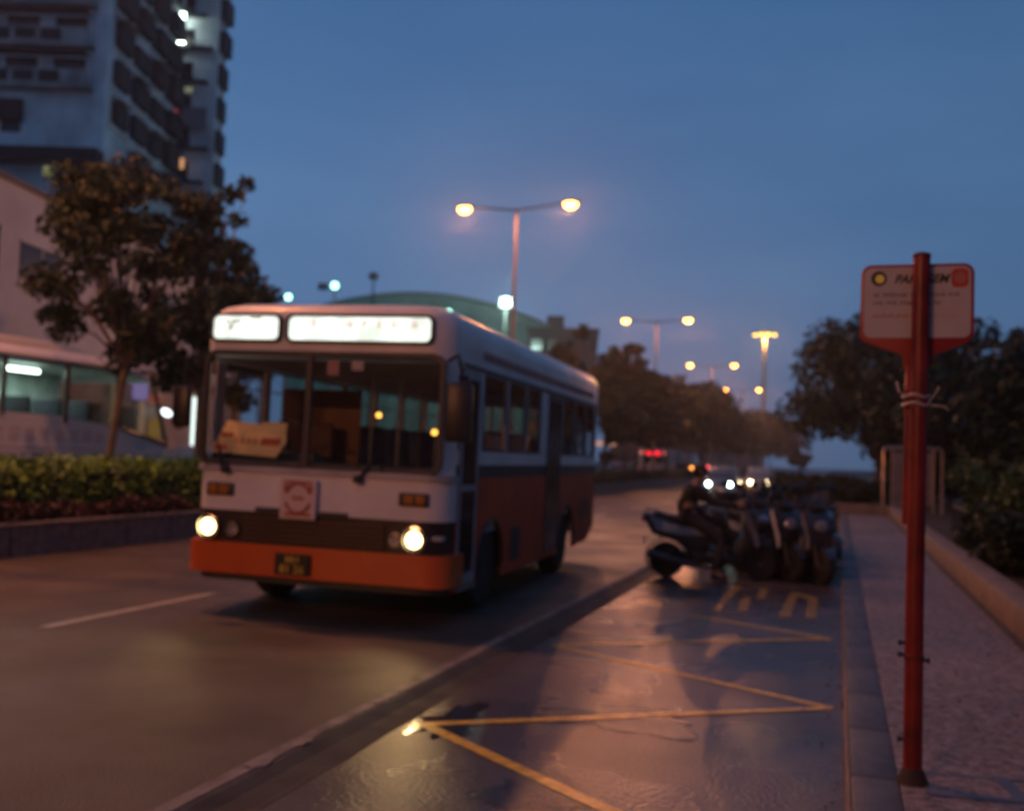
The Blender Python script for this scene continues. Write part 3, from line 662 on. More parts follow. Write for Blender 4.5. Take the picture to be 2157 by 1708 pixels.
# emblem plate
pl = mk('emblem_plate', lambda bm: box(bm, -.33, .04, -.062, -.036, .925, 1.30, bev=.006), mat('emblem_plate', (.66, .50, .47), rough=.5, var=.1), bus)
EMB = mat('emblem_red', (.42, .14, .08), rough=.5, var=.2)
def f(bm):
    for s in (-1, 1):                                    # two curved bands and a middle bar: an abstract round emblem
        pts_ = [(-.145+.125*math.cos(R(a)), -.067, 1.125 + s*.015 + s*.125*math.sin(R(a))) for a in range(15, 166, 15)]
        tube(bm, pts_, .017, 6)
    box(bm, -.205, -.085, -.072, -.063, 1.11, 1.14); box(bm, -.29, -.255, -.07, -.063, 1.17, 1.25); box(bm, -.035, -.0, -.07, -.063, 1.17, 1.25)
    box(bm, -.28, -.01, -.07, -.063, 1.262, 1.285); box(bm, -.28, -.01, -.07, -.063, .955, .985)
mk('emblem', f, EMB, pl)
# number plate
pl = mk('number_plate', lambda bm: box(bm, -.34, .02, -.085, -.057, .40, .60, bev=.006), mat('plate_black', (.010, .010, .010), rough=.5), bus)
PY = mat('plate_yellow', (.55, .36, .03), rough=.5)
text('plate_characters', 'MH', .095, PY, pl, T(-.16, -.088, .545) @ FACE, offset=.002, xs=1.0)
text('plate_characters', '81 26', .105, PY, pl, T(-.16, -.088, .455) @ FACE, offset=.003, xs=1.05)
# headlamps (lit outer, dull inner) and indicators
HL = emis('headlamp_lit', (1.0, .70, .26), 11)
for s in (-1, 1):
    x = -1.10 if s < 0 else 1.02
    hb = mk('headlamp', lambda bm: lathe(bm, [(.13, -.03), (.125, .015), (.10, .02), (.095, -.01)], 24, T(x, -.03, .80) @ RX(90)), CHROME, bus, smooth=True)
    mk('bulb_lens', lambda bm: lathe(bm, [(.01, .02), (.04, .018), (.072, .005), (.078, -.005)], 24, T(x, -.03, .80) @ RX(90)), HL, hb, smooth=True)
    x2 = s*.84
    hb = mk('fog_lamp', lambda bm: lathe(bm, [(.075, -.02), (.07, .02), (.055, .022)], 20, T(x2, -.02, .79) @ RX(90)), CHROME, bus, smooth=True)
    mk('fog_lens', lambda bm: lathe(bm, [(.01, .02), (.05, .014), (.055, .0)], 20, T(x2, -.025, .79) @ RX(90)), mat('dull_lens', (.40, .42, .50), rough=.12, metal=.4), hb, smooth=True)
    light('SPOT', 'headlamp_beam', (x, -.10, .80), (1, .62, .26), 26, bus, .07, rot=(R(78), 0, R(180)), spot=70, blend=.9)
    ib = mk('indicator', lambda bm: box(bm, min(s*.85, s*1.14), max(s*.85, s*1.14), -.03, .02, 1.105, 1.23, bev=.015), BGREY, bus, smooth=True)
    mk('amber_lens', lambda bm: box(bm, min(s*.90, s*1.0), max(s*.90, s*1.0), -.042, -.02, 1.125, 1.21, bev=.012), mat('amber_lens', (.42, .16, .02), rough=.2, var=.2), ib)
    mk('amber_lens', lambda bm: box(bm, min(s*1.02, s*1.11), max(s*1.02, s*1.11), -.042, -.02, 1.125, 1.21, bev=.012), mat('amber_lens', (.42, .16, .02)), ib)
# windscreen: two panes, gasket, divider, pillars
def rrect(x0, x1, z0, z1, r_, n=6):
    p = []
    for cx, cz, a0 in ((x1-r_, z1-r_, 0), (x0+r_, z1-r_, 90), (x0+r_, z0+r_, 180), (x1-r_, z0+r_, 270)):
        for k in range(n+1): a = R(a0+90*k/n); p.append((cx+r_*math.cos(a), cz+r_*math.sin(a)))
    return p
def ringprism(bm, outer, inner, y0, y1):
    n = len(outer)
    for Y_ in (y0, y1):
        a = [bm.verts.new((x, Y_, z)) for x, z in outer]; b = [bm.verts.new((x, Y_, z)) for x, z in inner]
        for k in range(n): bm.faces.new((a[k], a[(k+1) % n], b[(k+1) % n], b[k]))
    for pl_ in (outer, inner):
        a = [bm.verts.new((x, y0, z)) for x, z in pl_]; b = [bm.verts.new((x, y1, z)) for x, z in pl_]
        for k in range(n): bm.faces.new((a[k], a[(k+1) % n], b[(k+1) % n], b[k]))
WX = 1.245
mk('windscreen_gasket', lambda bm: ringprism(bm, rrect(-WX, WX, 1.385, 2.52, .13), rrect(-WX+.045, WX-.045, 1.43, 2.475, .10), -.022, .03), BGREY, bus)
mk('windscreen', lambda bm: prism(bm, rrect(-WX+.035, WX-.035, 1.42, 2.485, .10), .0, .006, 'y'), GLASS, bus)
mk('windscreen_divider', lambda bm: box(bm, -.15, -.09, -.02, .03, 1.43, 2.475), BGREY, bus)
for s in (-1, 1):
    def f(bm):
        pts_ = outline(0)[0:7] if s > 0 else outline(0)[21:28]
        a = [bm.verts.new((x, y, 1.38)) for x, y in pts_]; b = [bm.verts.new((x, y, 2.50)) for x, y in pts_]
        sel = range(2, 6) if s > 0 else range(0, 4)
        for k in sel: bm.faces.new((a[k], a[k+1], b[k+1], b[k]))
    mk('corner_pillar', f, BWHITE, bus, smooth=True)
# destination boards
DLIT = emis('destination_lit', (.93, 1.0, .88), 1.35)
_t = DLIT.node_tree; _n = _t.nodes.new('ShaderNodeTexNoise'); _n.inputs['Scale'].default_value = 3.5; _c = _t.nodes.new('ShaderNodeTexCoord'); _r = _t.nodes.new('ShaderNodeMapRange')
_t.links.new(_c.outputs['Object'], _n.inputs[0]); _t.links.new(_n.outputs[0], _r.inputs[0]); _r.inputs['From Min'].default_value = .35; _r.inputs['From Max'].default_value = .62; _r.inputs['To Min'].default_value = 1.0; _r.inputs['To Max'].default_value = 1.5
_e = [q for q in _t.nodes if q.type == 'EMISSION'][0]; _t.links.new(_r.outputs[0], _e.inputs[1])
def dest(x0, x1, nm):
    fr = mk(nm, lambda bm: ringprism(bm, rrect(x0-.02, x1+.02, 2.60, 2.875, .07), rrect(x0+.01, x1-.01, 2.625, 2.85, .055), -.035, .02), BGREY, bus)
    mk('lit_panel', lambda bm: prism(bm, rrect(x0+.005, x1-.005, 2.62, 2.855, .058), -.008, .035, 'y'), DLIT, fr)
    return fr
d1 = dest(-1.18, -.45, 'route_number_board'); d2 = dest(-.37, 1.10, 'destination_board')
RT = emis('destination_print', (1.0, .62, .55), .75)
random.seed(9)
def f(bm):
    for i, x in enumerate((-.10, .27, .42, .58, .73, .92)):
        for k in range(5):
            a, b = random.uniform(-.035, .035), random.uniform(-.03, .03)
            if k % 2: box(bm, x-.035, x+.035, -.011, -.0085, 2.79+b-.004, 2.79+b+.004)
            else: box(bm, x+a-.004, x+a+.004, -.0112, -.0085, 2.755, 2.825)
mk('destination_characters', f, RT, d2)
def f(bm):
    for x, z, a in ((-1.0, 2.77, 50), (-.98, 2.75, -45), (-.93, 2.80, 0), (-.72, 2.835, 0)):
        box(bm, -.06, .06, -.011, -.0085, -.009, .009, T(x, 0, z) @ RY(a))
mk('route_characters', f, emis('route_print', (.35, .25, .2), .8), d1)
# sides
def side(s):
    X0, X1 = (HW-.03, HW) if s > 0 else (-HW, -HW+.03)
    ya, yb = (.30, LEN-.18)
    def arch(cy, r_, n=14): return [(cy - r_*math.cos(PI*k/n), .44+ (r_-.0)*math.sin(PI*k/n)) for k in range(n+1)]
    FW, RW = 1.52, 5.42
    poly = [(ya, .30), (FW-.50, .30)] + arch(FW, .50) + [(FW+.50, .30), (RW-.50, .30)] + arch(RW, .50) + [(RW+.50, .30), (yb-.5, .34), (yb, .55), (yb, 1.37), (ya, 1.37)]
    if s > 0:   # doors cut through the side skin
        pass
    def f(bm): prism(bm, poly, X0, X1, 'x')
    mk('lower_side', f, BRED, bus)
    for cy, nm in ((FW, 'wheel_arch'), (RW, 'wheel_arch')):
        mk(nm, lambda bm: [tube(bm, [(X1+.004 if s > 0 else X0-.004, a, b) for a, b in arch(cy, .50)], .014, 6)], BGREY, bus)
    mk('belt_stripe', lambda bm: box(bm, X0, X1+(.002 if s > 0 else 0), ya, yb, 1.373, 1.50), BGREY, bus)
    mk('waist_panel', lambda bm: box(bm, X0, X1, ya, yb, 1.503, 1.64), BWHITE, bus)
    mk('header_panel', lambda bm: box(bm, X0, X1, ya, yb, 2.43, 2.50), BWHITE, bus)
    wins = [(1.05, 1.93), (2.03, 2.80), (2.88, 3.58), (4.95, 5.72), (5.80, 6.58), (6.66, 7.38)] if s > 0 else [(.45, 1.3), (1.42, 2.35), (2.45, 3.4), (3.5, 4.45), (4.55, 5.5), (5.6, 6.5), (6.6, 7.38)]
    edges = sorted([ya] + [e for w_ in wins for e in w_] + [yb])
    for i in range(0, len(edges), 2):
        a, b = edges[i], edges[i+1]
        if s > 0 and a < .5:
            mk('window_pillar', lambda bm: box(bm, X0, X1, .93, 1.05, 1.643, 2.427), BWHITE, bus); continue
        if s > 0 and 3.5 < a < 3.7:
            mk('window_pillar', lambda bm: (box(bm, X0, X1, 3.58, 4.02, 1.643, 2.427), box(bm, X0, X1, 4.86, 4.95, 1.643, 2.427)), BWHITE, bus); continue
        mk('window_pillar', lambda bm: box(bm, X0, X1, a, b, 1.643, 2.427), BWHITE, bus)
    for a, b in wins:
        wv = mk('side_window', lambda bm: box(bm, X0+.012, X0+.017, a, b, 1.643, 2.427), GLASSD, bus)
        mk('window_frame', lambda bm: ringprism_x(bm, a, b, X1+.004 if s > 0 else X0-.004), BGREY, wv)
def ringprism_x(bm, a, b, X_):
    for (y0_, y1_, z0_, z1_) in ((a, b, 2.40, 2.425), (a, b, 1.645, 1.67), (a, a+.022, 1.67, 2.40), (b-.022, b, 1.67, 2.40), (a, b, 2.19, 2.205)):
        box(bm, X_-.008, X_+.004, y0_, y1_, z0_, z1_)
side(1); side(-1)
# doors on the kerb side
dr = mk('front_door', lambda bm: (box(bm, HW-.008, HW+.010, .33, .40, .36, 2.42), box(bm, HW-.008, HW+.010, .86, .93, .36, 2.42), box(bm, HW-.008, HW+.010, .40, .86, 2.33, 2.42), box(bm, HW-.008, HW+.010, .40, .86, .36, .46), box(bm, HW-.008, HW+.010, .40, .86, 1.25, 1.31)), mat('door_frame_grey', (.30, .31, .34), rough=.4), bus)
mk('door_glass', lambda bm: box(bm, HW+.001, HW+.006, .40, .86, .46, 2.33), DWIN, dr)
dr = mk('rear_door', lambda bm: (box(bm, HW-.008, HW+.010, 4.02, 4.09, .36, 2.42), box(bm, HW-.008, HW+.010, 4.79, 4.86, .36, 2.42), box(bm, HW-.008, HW+.010, 4.41, 4.47, .36, 2.42), box(bm, HW-.008, HW+.010, 4.09, 4.79, 2.33, 2.42)), BGREY, bus)
mk('door_glass', lambda bm: box(bm, HW+.001, HW+.006, 4.09, 4.79, .40, 2.33), DWIN, dr)
mk('step_edge', lambda bm: box(bm, HW-.05, HW+.03, .35, .92, .30, .345), STEEL, bus)
mk('filler_hatch', lambda bm: box(bm, HW+.001, HW+.008, 2.35, 2.75, .42, .80, bev=.003), BGREY, bus)
mk('side_vent', lambda bm: [box(bm, HW+.001, HW+.012, 6.4, 7.1, .70+.05*k, .725+.05*k) for k in range(6)], BGREY, bus)
# advert strip along the cornice, a glowing amber dot near each end
def f(bm):
    pr = [(HW+.004, 2.56), (HW+.004, 2.62), (HW-.006, 2.70), (HW-.034, 2.775)]
    a = [[bm.verts.new((x, y, z)) for x, z in pr] for y in (.95, 7.2)]
    for k in range(3): bm.faces.new((a[0][k], a[0][k+1], a[1][k+1], a[1][k]))
ad = mk('roof_advert_strip', f, mat('advert_red', (.30, .10, .09), rough=.45, var=.2, scale=2), bus)
random.seed(4)
def f(bm):
    y = 1.3
    while y < 6.9:
        w_ = random.uniform(.16, .24); box(bm, HW+.004, HW+.008, y, y+w_*.9, 2.60, 2.61); box(bm, HW+.004, HW+.008, y+w_*.4, y+w_*.5, 2.575, 2.63); box(bm, HW+.0035, HW+.0075, y, y+w_*.9, 2.575, 2.585); y += w_+.09
mk('advert_characters', f, mat('advert_print', (.48, .30, .26), rough=.5), ad)
AML = emis('amber_dot_glow', (1.0, .42, .12), 2.6)
for y in (1.15, 7.35):
    mk('amber_dot', lambda bm: lathe(bm, [(.01, .035), (.03, .03), (.045, 0), (.045, -.02)], 14, T(HW-.10, y, 2.865) @ RY(38) @ Matrix.Diagonal((1, 2.2, 1, 1))), AML, bus, smooth=True)
# mirror on the kerb side, small one on the other
mr_o = mk('wing_mirror', lambda bm: box(bm, -.12, .12, -.06, .05, -.27, .27, T(HW+.12, -.12, 1.98) @ RZ(8), bev=.035), BLKP, bus, smooth=True)
mk('mirror_arm', lambda bm: tube(bm, [(HW-.06, .05, 2.46), (HW+.08, -.10, 2.50), (HW+.13, -.14, 2.36), (HW+.12, -.12, 2.2)], .018, 8), BLKP, mr_o, smooth=True)
mk('mirror_bracket', lambda bm: tube(bm, [(HW+.10, -.12, 2.28), (HW+.17, -.10, 2.30), (HW+.19, -.1, 2.22)], .03, 6), BLKP, mr_o)
mr2 = mk('wing_mirror', lambda bm: box(bm, -.09, .09, -.05, .04, -.2, .2, T(-HW-.10, -.10, 1.95), bev=.03), BLKP, bus, smooth=True)
mk('mirror_arm', lambda bm: tube(bm, [(-HW+.05, .05, 2.42), (-HW-.08, -.10, 2.42), (-HW-.10, -.1, 2.15)], .016, 8), BLKP, mr2)
# wipers
for (x0, z0, x1, z1, bx) in ((-.93, 1.36, -1.02, 1.60, -.25), (.45, 1.33, .72, 1.64, .30)):
    wp = mk('wiper', lambda bm: (tube(bm, [(x0, -.06, z0), (x1, -.055, z1)], [.016, .008], 6), tube(bm, [(x1-bx*.15, -.045, z1-.22), (x1+bx*.2, -.045, z1+.20)], .009, 6)), BLKP, bus)
    mk('wiper_pivot', lambda bm: lathe(bm, [(.045, -.01), (.04, .05), (.02, .06)], 12, T(x0, -.035, z0) @ RX(90)), BLKP, wp)
# rear and floor, inner skin
def f(bm):
    a = outline(0)[7:21]; 
    for z0_, z1_ in ((.5, 1.60), (1.60, 2.40), (2.40, 2.50)):
        v0 = [bm.verts.new((x, y, z0_)) for x, y in a]; v1 = [bm.verts.new((x, y, z1_)) for x, y in a]
        for k in range(len(a)-1):
            if z0_ == 1.60 and k == 6: continue
            bm.faces.new((v0[k], v0[k+1], v1[k+1], v1[k]))
    for s in (-1, 1): box(bm, min(s*.92, s*1.13), max(s*.92, s*1.13), LEN-.02, LEN-.001, 1.6, 2.4)
mk('rear_wall', f, BRED, bus, smooth=True)
rw = mk('rear_window', lambda bm: box(bm, -.90, .90, LEN-.012, LEN-.006, 1.62, 2.38), GLASSD, bus)
for s in (-1, 1): mk('tail_lamp', lambda bm: box(bm, s*1.1-.07, s*1.1+.07, LEN-.02, LEN+.025, .85, 1.2, bev=.01), mat('tail_red', (.4, .02, .02), rough=.2), bus)
mk('floor', lambda bm: (box(bm, -HW+.04, HW-.04, .04, LEN-.1, .80, .84), box(bm, -HW+.3, HW-.3, .3, LEN-.3, .45, .5)), INT, bus)
mk('ceiling_liner', lambda bm: box(bm, -HW+.06, HW-.06, .10, LEN-.1, 2.44, 2.46), INT, bus)
DASH = mat('dashboard', (.10, .085, .08), rough=.6, var=.3, scale=5)
mk('dashboard', lambda bm: (box(bm, -1.20, 1.20, .05, .45, 1.05, 1.46, bev=.05), box(bm, -1.15, -.2, .35, .60, 1.2, 1.56, bev=.06)), DASH, bus, smooth=True)
sw = mk('steering_wheel', lambda bm: tube(bm, [(-.62+.22*math.cos(2*PI*k/24), .62-.10*math.sin(2*PI*k/24)*.6, 1.66+.20*math.sin(2*PI*k/24)) for k in range(25)], .014, 6, cap=False), BLKP, bus)
mk('column', lambda bm: tube(bm, [(-.62, .62, 1.66), (-.62, .55, 1.3)], .03, 6), BLKP, sw)
mk('driver_partition', lambda bm: box(bm, -1.2, -.25, 1.55, 1.58, .84, 2.25), mat('partition_brown', (.16, .07, .045), rough=.6), bus)
def seat(x, y, c=SEAT):
    s_ = mk('seat', lambda bm: box(bm, x-.22, x+.22, y-.21, y+.22, 1.22, 1.31, bev=.04), c, bus, smooth=True)
    mk('seat_back', lambda bm: box(bm, x-.21, x+.21, y+.19, y+.26, 1.27, 1.88, bev=.05), c, s_, smooth=True)
    mk('seat_leg', lambda bm: box(bm, x-.03, x+.03, y-.1, y+.1, .84, 1.22), BLKP, s_)
seat(-.66, 1.1, mat('driver_seat', (.12, .06, .05), rough=.8))
for k in range(6):
    for x in (-.98, -.52, .52, .98):
        if x > 0 and k in (2, 3): continue
        seat(x, 2.2+k*.85)
for (x, y) in ((.3, 1.3), (-.2, 1.75), (.3, 2.7), (-.3, 3.6), (.3, 4.9)): mk('grab_pole', lambda bm: tube(bm, [(x, y, .84), (x, y, 2.44)], .017, 8), mat('grab_pole', (.50, .42, .25), rough=.3, metal=.5), bus, smooth=True)
for (x, y, z, r_) in ((.05, 1.35, 1.98, .028), (.50, 1.9, 1.83, .032)): mk('windscreen_glint', lambda bm: lathe(bm, [(.005, .02), (r_, .01), (r_, -.01), (.005, -.02)], 12, T(x, y, z) @ RX(90)), emis('amber_glint', (1.0, .42, .06), 4.0), bus)  # orange lamp reflections in the windscreen, set as glowing dots inside
mk('inspection_sticker', lambda bm: box(bm, .05, .17, .012, .016, 2.30, 2.44), mat('sticker_pink', (.60, .30, .28), rough=.6), bus)
mk('inspection_sticker', lambda bm: box(bm, .30, .42, .012, .016, 2.35, 2.44), mat('sticker_pale', (.62, .48, .46), rough=.6), bus)
for y, s in ((1.52, 1), (1.52, -1), (5.42, 1), (5.42, -1)): wheel(bus, s*(HW-.20), y, .46, .26)
mk('chassis', lambda bm: (box(bm, -.93, .93, .45, LEN-.25, .34, .78), box(bm, -1.22, 1.22, 2.15, 4.8, .36, .76)), BGREY, bus)
# the body leans a little on its springs; the wheels stay level on the road
LEAN = R(.7); bus.rotation_euler = (0, LEAN, R(BUSR)); bus.location.z = .02
for o in kids(bus):
    if o.name.startswith('wheel') and not o.name.startswith('wheel_arch'):
        xx = sum((v.co.x for v in o.data.vertices))/len(o.data.vertices); o.location.z = -(.02 - xx*math.sin(LEAN))
# card behind the windscreen
t = thing('route_card', 'creased paper route card with red print propped behind the bus windscreen, lit orange', 'card', (BUSX, BUSY, 0), BUSR)
CARD = mat('card_paper', (.92, .62, .27), rough=.7, var=.12, scale=9)
t.rotation_euler = (0, LEAN, R(BUSR)); t.location.z = .02
def f(bm):
    prism(bm, [(-1.19, 1.53), (-.47, 1.49), (-.40, 1.66), (-.425, 1.745), (-.44, 1.86), (-.66, 1.87), (-.74, 1.84), (-1.09, 1.87)], .050, .056, 'y')
mk('paper', f, CARD, t)
CR = mat('card_red', (.55, .10, .03), rough=.6)
def f(bm):
    random.seed(8)
    for (x0, x1, z0, z1) in ((-1.15, -1.02, 1.55, 1.60), (-1.12, -.98, 1.69, 1.73), (-.66, -.46, 1.615, 1.69)): box(bm, x0, x1, .044, .048, z0, z1)
    for k in range(5): x = -.96+k*.07; box(bm, x, x+.045, .044, .048, 1.655, 1.665); box(bm, x+.018, x+.026, .0435, .0475, 1.64, 1.69); box(bm, x, x+.045, .044, .048, 1.63, 1.637)
mk('print', f, CR, t)
for o in kids(t):                                        # leaning back against the dashboard
    o.data.transform(T(0, .07, 1.5) @ RX(-24) @ T(0, -.05, -1.5))

# ------------------------------------------------------------------ white coach on the far road (faces away)
CWH = mat('coach_white', (.62, .58, .58), rough=.35, var=.08, scale=1, coat=.2)
CGL = glass('coach_glass', (.90, .93, .92), .05)
COX = -15.05
co = thing('coach', 'white touring coach with lit greenish windows behind the hedge at left', 'coach', (COX, 8.6, 0), 0)
# local x: 0 = near side, negative = far side; y to the front
W2, CL = 2.5, 11.9
def side_prof(yf):  # front rake: y of the nose as a function of z
    return yf
prof = [(0, .35), (CL-.15, .35), (CL, .7), (CL, 1.35), (CL-.15, 1.62), (CL-.32, 1.75)]
def f(bm):
    prism(bm, [(0, .35), (CL-.2, .35), (CL, .6), (CL, 1.25), (CL-.1, 1.60), (9.9, 1.97), (8.3, 2.12), (6.0, 2.16), (0, 2.16)], -.03, 0, 'x')
    prism(bm, [(0, .35), (CL-.2, .35), (CL, .6), (CL, 1.25), (CL-.1, 1.60), (9.9, 1.97), (8.3, 2.12), (6.0, 2.16), (0, 2.16)], -W2, -W2+.03, 'x')
mk('side_panel', f, CWH, co)
mk('nose_panel', lambda bm: prism(bm, [(CL-.03, .4), (CL+.05, .6), (CL+.06, 1.2), (CL-.02, 1.60), (CL-.06, 1.60), (CL-.06, .4)], -W2, 0, 'x'), CWH, co)
def f(bm):
    sec = [(.02, 3.22), (.02, 3.28), (-.06, 3.38), (-.25, 3.46), (-1.25, 3.52), (-2.25, 3.46), (-2.44, 3.38), (-2.52, 3.28), (-2.52, 3.22)]
    ys_ = [(0, 1, 0), (9.6, 1, 0), (10.3, 1, -.03), (10.75, 1, -.09), (11.1, .98, -.22)]
    rr_ = [[bm.verts.new((-1.25+(x+1.25)*k, y, z+dz)) for x, z in sec] for y, k, dz in ys_]
    for a, b in zip(rr_, rr_[1:]):
        for k in range(len(a)-1): bm.faces.new((a[k], a[k+1], b[k+1], b[k]))
    bm.faces.new(rr_[0]); bm.faces.new(rr_[-1])
mk('roof', f, CWH, co, smooth=True)
mk('roof_pod', lambda bm: prism(bm, [(1.5, 3.45), (8.9, 3.45), (8.3, 3.64), (2.0, 3.70)], -2.0, -.35, 'x', bev=.05), CWH, co, smooth=True)
mk('roof_gutter', lambda bm: box(bm, .0, .03, 0, 10.9, 3.17, 3.23), mat('coach_blue_trim', (.05, .07, .14), rough=.4), co)
for a, b, zb in ((.2, 2.0, 2.16), (2.12, 4.4, 2.16), (4.52, 6.75, 2.16), (6.87, 8.4, 2.14), (8.52, 10.0, 2.03)):
    mk('side_window', lambda bm: box(bm, -.02, -.014, a, b, zb, 3.17), CGL, co)
mk('side_window', lambda bm: prism(bm, [(10.1, 1.95), (11.75, 1.62), (11.45, 2.4), (11.15, 3.17), (10.1, 3.17)], -.02, -.014, 'x'), CGL, co)
mk('window_pillar', lambda bm: (tube(bm, [(.0, 2.06, 2.1), (.0, 2.06, 3.2)], .035, 6), tube(bm, [(.0, 4.46, 2.1), (.0, 4.46, 3.2)], .05, 6), tube(bm, [(.0, 6.81, 2.1), (.0, 6.81, 3.2)], .05, 6), tube(bm, [(.0, 8.46, 2.0), (.0, 8.46, 3.2)], .06, 6), tube(bm, [(.0, 10.05, 1.95), (.0, 10.05, 3.2)], .07, 6)), BLKP, co)
mk('windscreen_pillar', lambda bm: (tube(bm, [(.005, 9.9, 2.0), (.005, 11.78, 1.62), (0, 11.48, 2.4), (0, 11.14, 3.2)], [.03, .06, .05, .045], 6)), BLKP, co)
mk('windscreen_pillar', lambda bm: tube(bm, [(-W2, 11.78, 1.60), (-W2, 11.48, 2.4), (-W2, 11.14, 3.2)], .05, 6), BLKP, co)
mk('windscreen', lambda bm: prism(bm, [(11.80, 1.60), (11.50, 2.4), (11.16, 3.2), (11.15, 3.2), (11.49, 2.4), (11.79, 1.60)], -W2+.05, -.05, 'x'), CGL, co)
COI = mat('coach_interior', (.45, .50, .47), rough=.8, var=.1)
mk('interior', lambda bm: (box(bm, -W2+.06, -.05, .2, 11.2, 1.2, 1.25), box(bm, -W2+.05, -W2+.08, 6.9, 8.4, 2.1, 3.1), box(bm, -W2+.4, -.35, .3, 10.8, 3.15, 3.19)), COI, co)
mk('far_curtain', lambda bm: (box(bm, -W2+.05, -W2+.09, .2, 11.0, 1.9, 3.15)), mat('curtain_green', (.34, .40, .38), rough=.9, var=.3, scale=3), co)
mk('rear_wall', lambda bm: box(bm, -W2, 0, -.04, 0, .35, 3.3), CWH, co)
mk('ceiling_light', lambda bm: box(bm, -.62, -.54, 7.45, 8.30, 2.98, 3.06, bev=.02), emis('coach_tube', (.80, 1.0, .92), 9), co)
l_ = light('AREA', 'interior_light', (-1.25, 6.0, 3.1), (.76, 1.0, .88), 210, co); l_.data.shape = 'RECTANGLE'; l_.data.size = 1.2; l_.data.size_y = 7.5
CS = mat('coach_seat', (.012, .014, .022), rough=.9, var=.3)
for k in range(11):
    for x in (-.45, -2.0):
        y = 1.1+k*.84
        s_ = mk('seat', lambda bm: box(bm, x-.38, x+.38, y-.2, y+.26, 1.65, 1.8, bev=.04), CS, co, smooth=True)
        mk('seat_back', lambda bm: box(bm, x-.36, x+.36, y-.28, y-.17, 1.7, 2.48, bev=.06), CS, s_, smooth=True)
random.seed(12)
def f(bm):                                               # pale red lettering along the flank
    y = 5.0
    while y < 9.6:
        w_ = .26
        for k in range(4):
            zc = 1.62+.07*k; 
            if random.random() < .8: box(bm, .002, .006, y, y+w_, zc, zc+.018)
        for k in range(3):
            yc = y+.03+.09*k; box(bm, .0022, .0065, yc, yc+.016, 1.6, 1.86)
        y += w_+.14
    y = 5.0
    while y < 9.8:
        w_ = random.uniform(.05, .1); box(bm, .002, .006, y, y+w_, 1.44, 1.49); y += w_+.04
mk('flank_lettering', f, mat('faded_red_letters', (.50, .33, .33), rough=.6), co)
mk('flank_stripe', lambda bm: box(bm, .001, .005, 0, 11.7, 1.33, 1.37), mat('flank_grey', (.30, .30, .34), rough=.5), co)
mr3 = mk('wing_mirror', lambda bm: box(bm, .1, .32, 11.9, 12.0, 2.0, 2.5, bev=.04), BLKP, co, smooth=True)
mk('mirror_arm', lambda bm: tube(bm, [(-.02, 11.3, 3.0), (.2, 11.8, 3.0), (.22, 11.95, 2.5)], .02, 6), BLKP, mr3)
for y in (2.6, 9.4):
    for x in (-.18, -2.32): wheel(co, x, y, .50, .28)

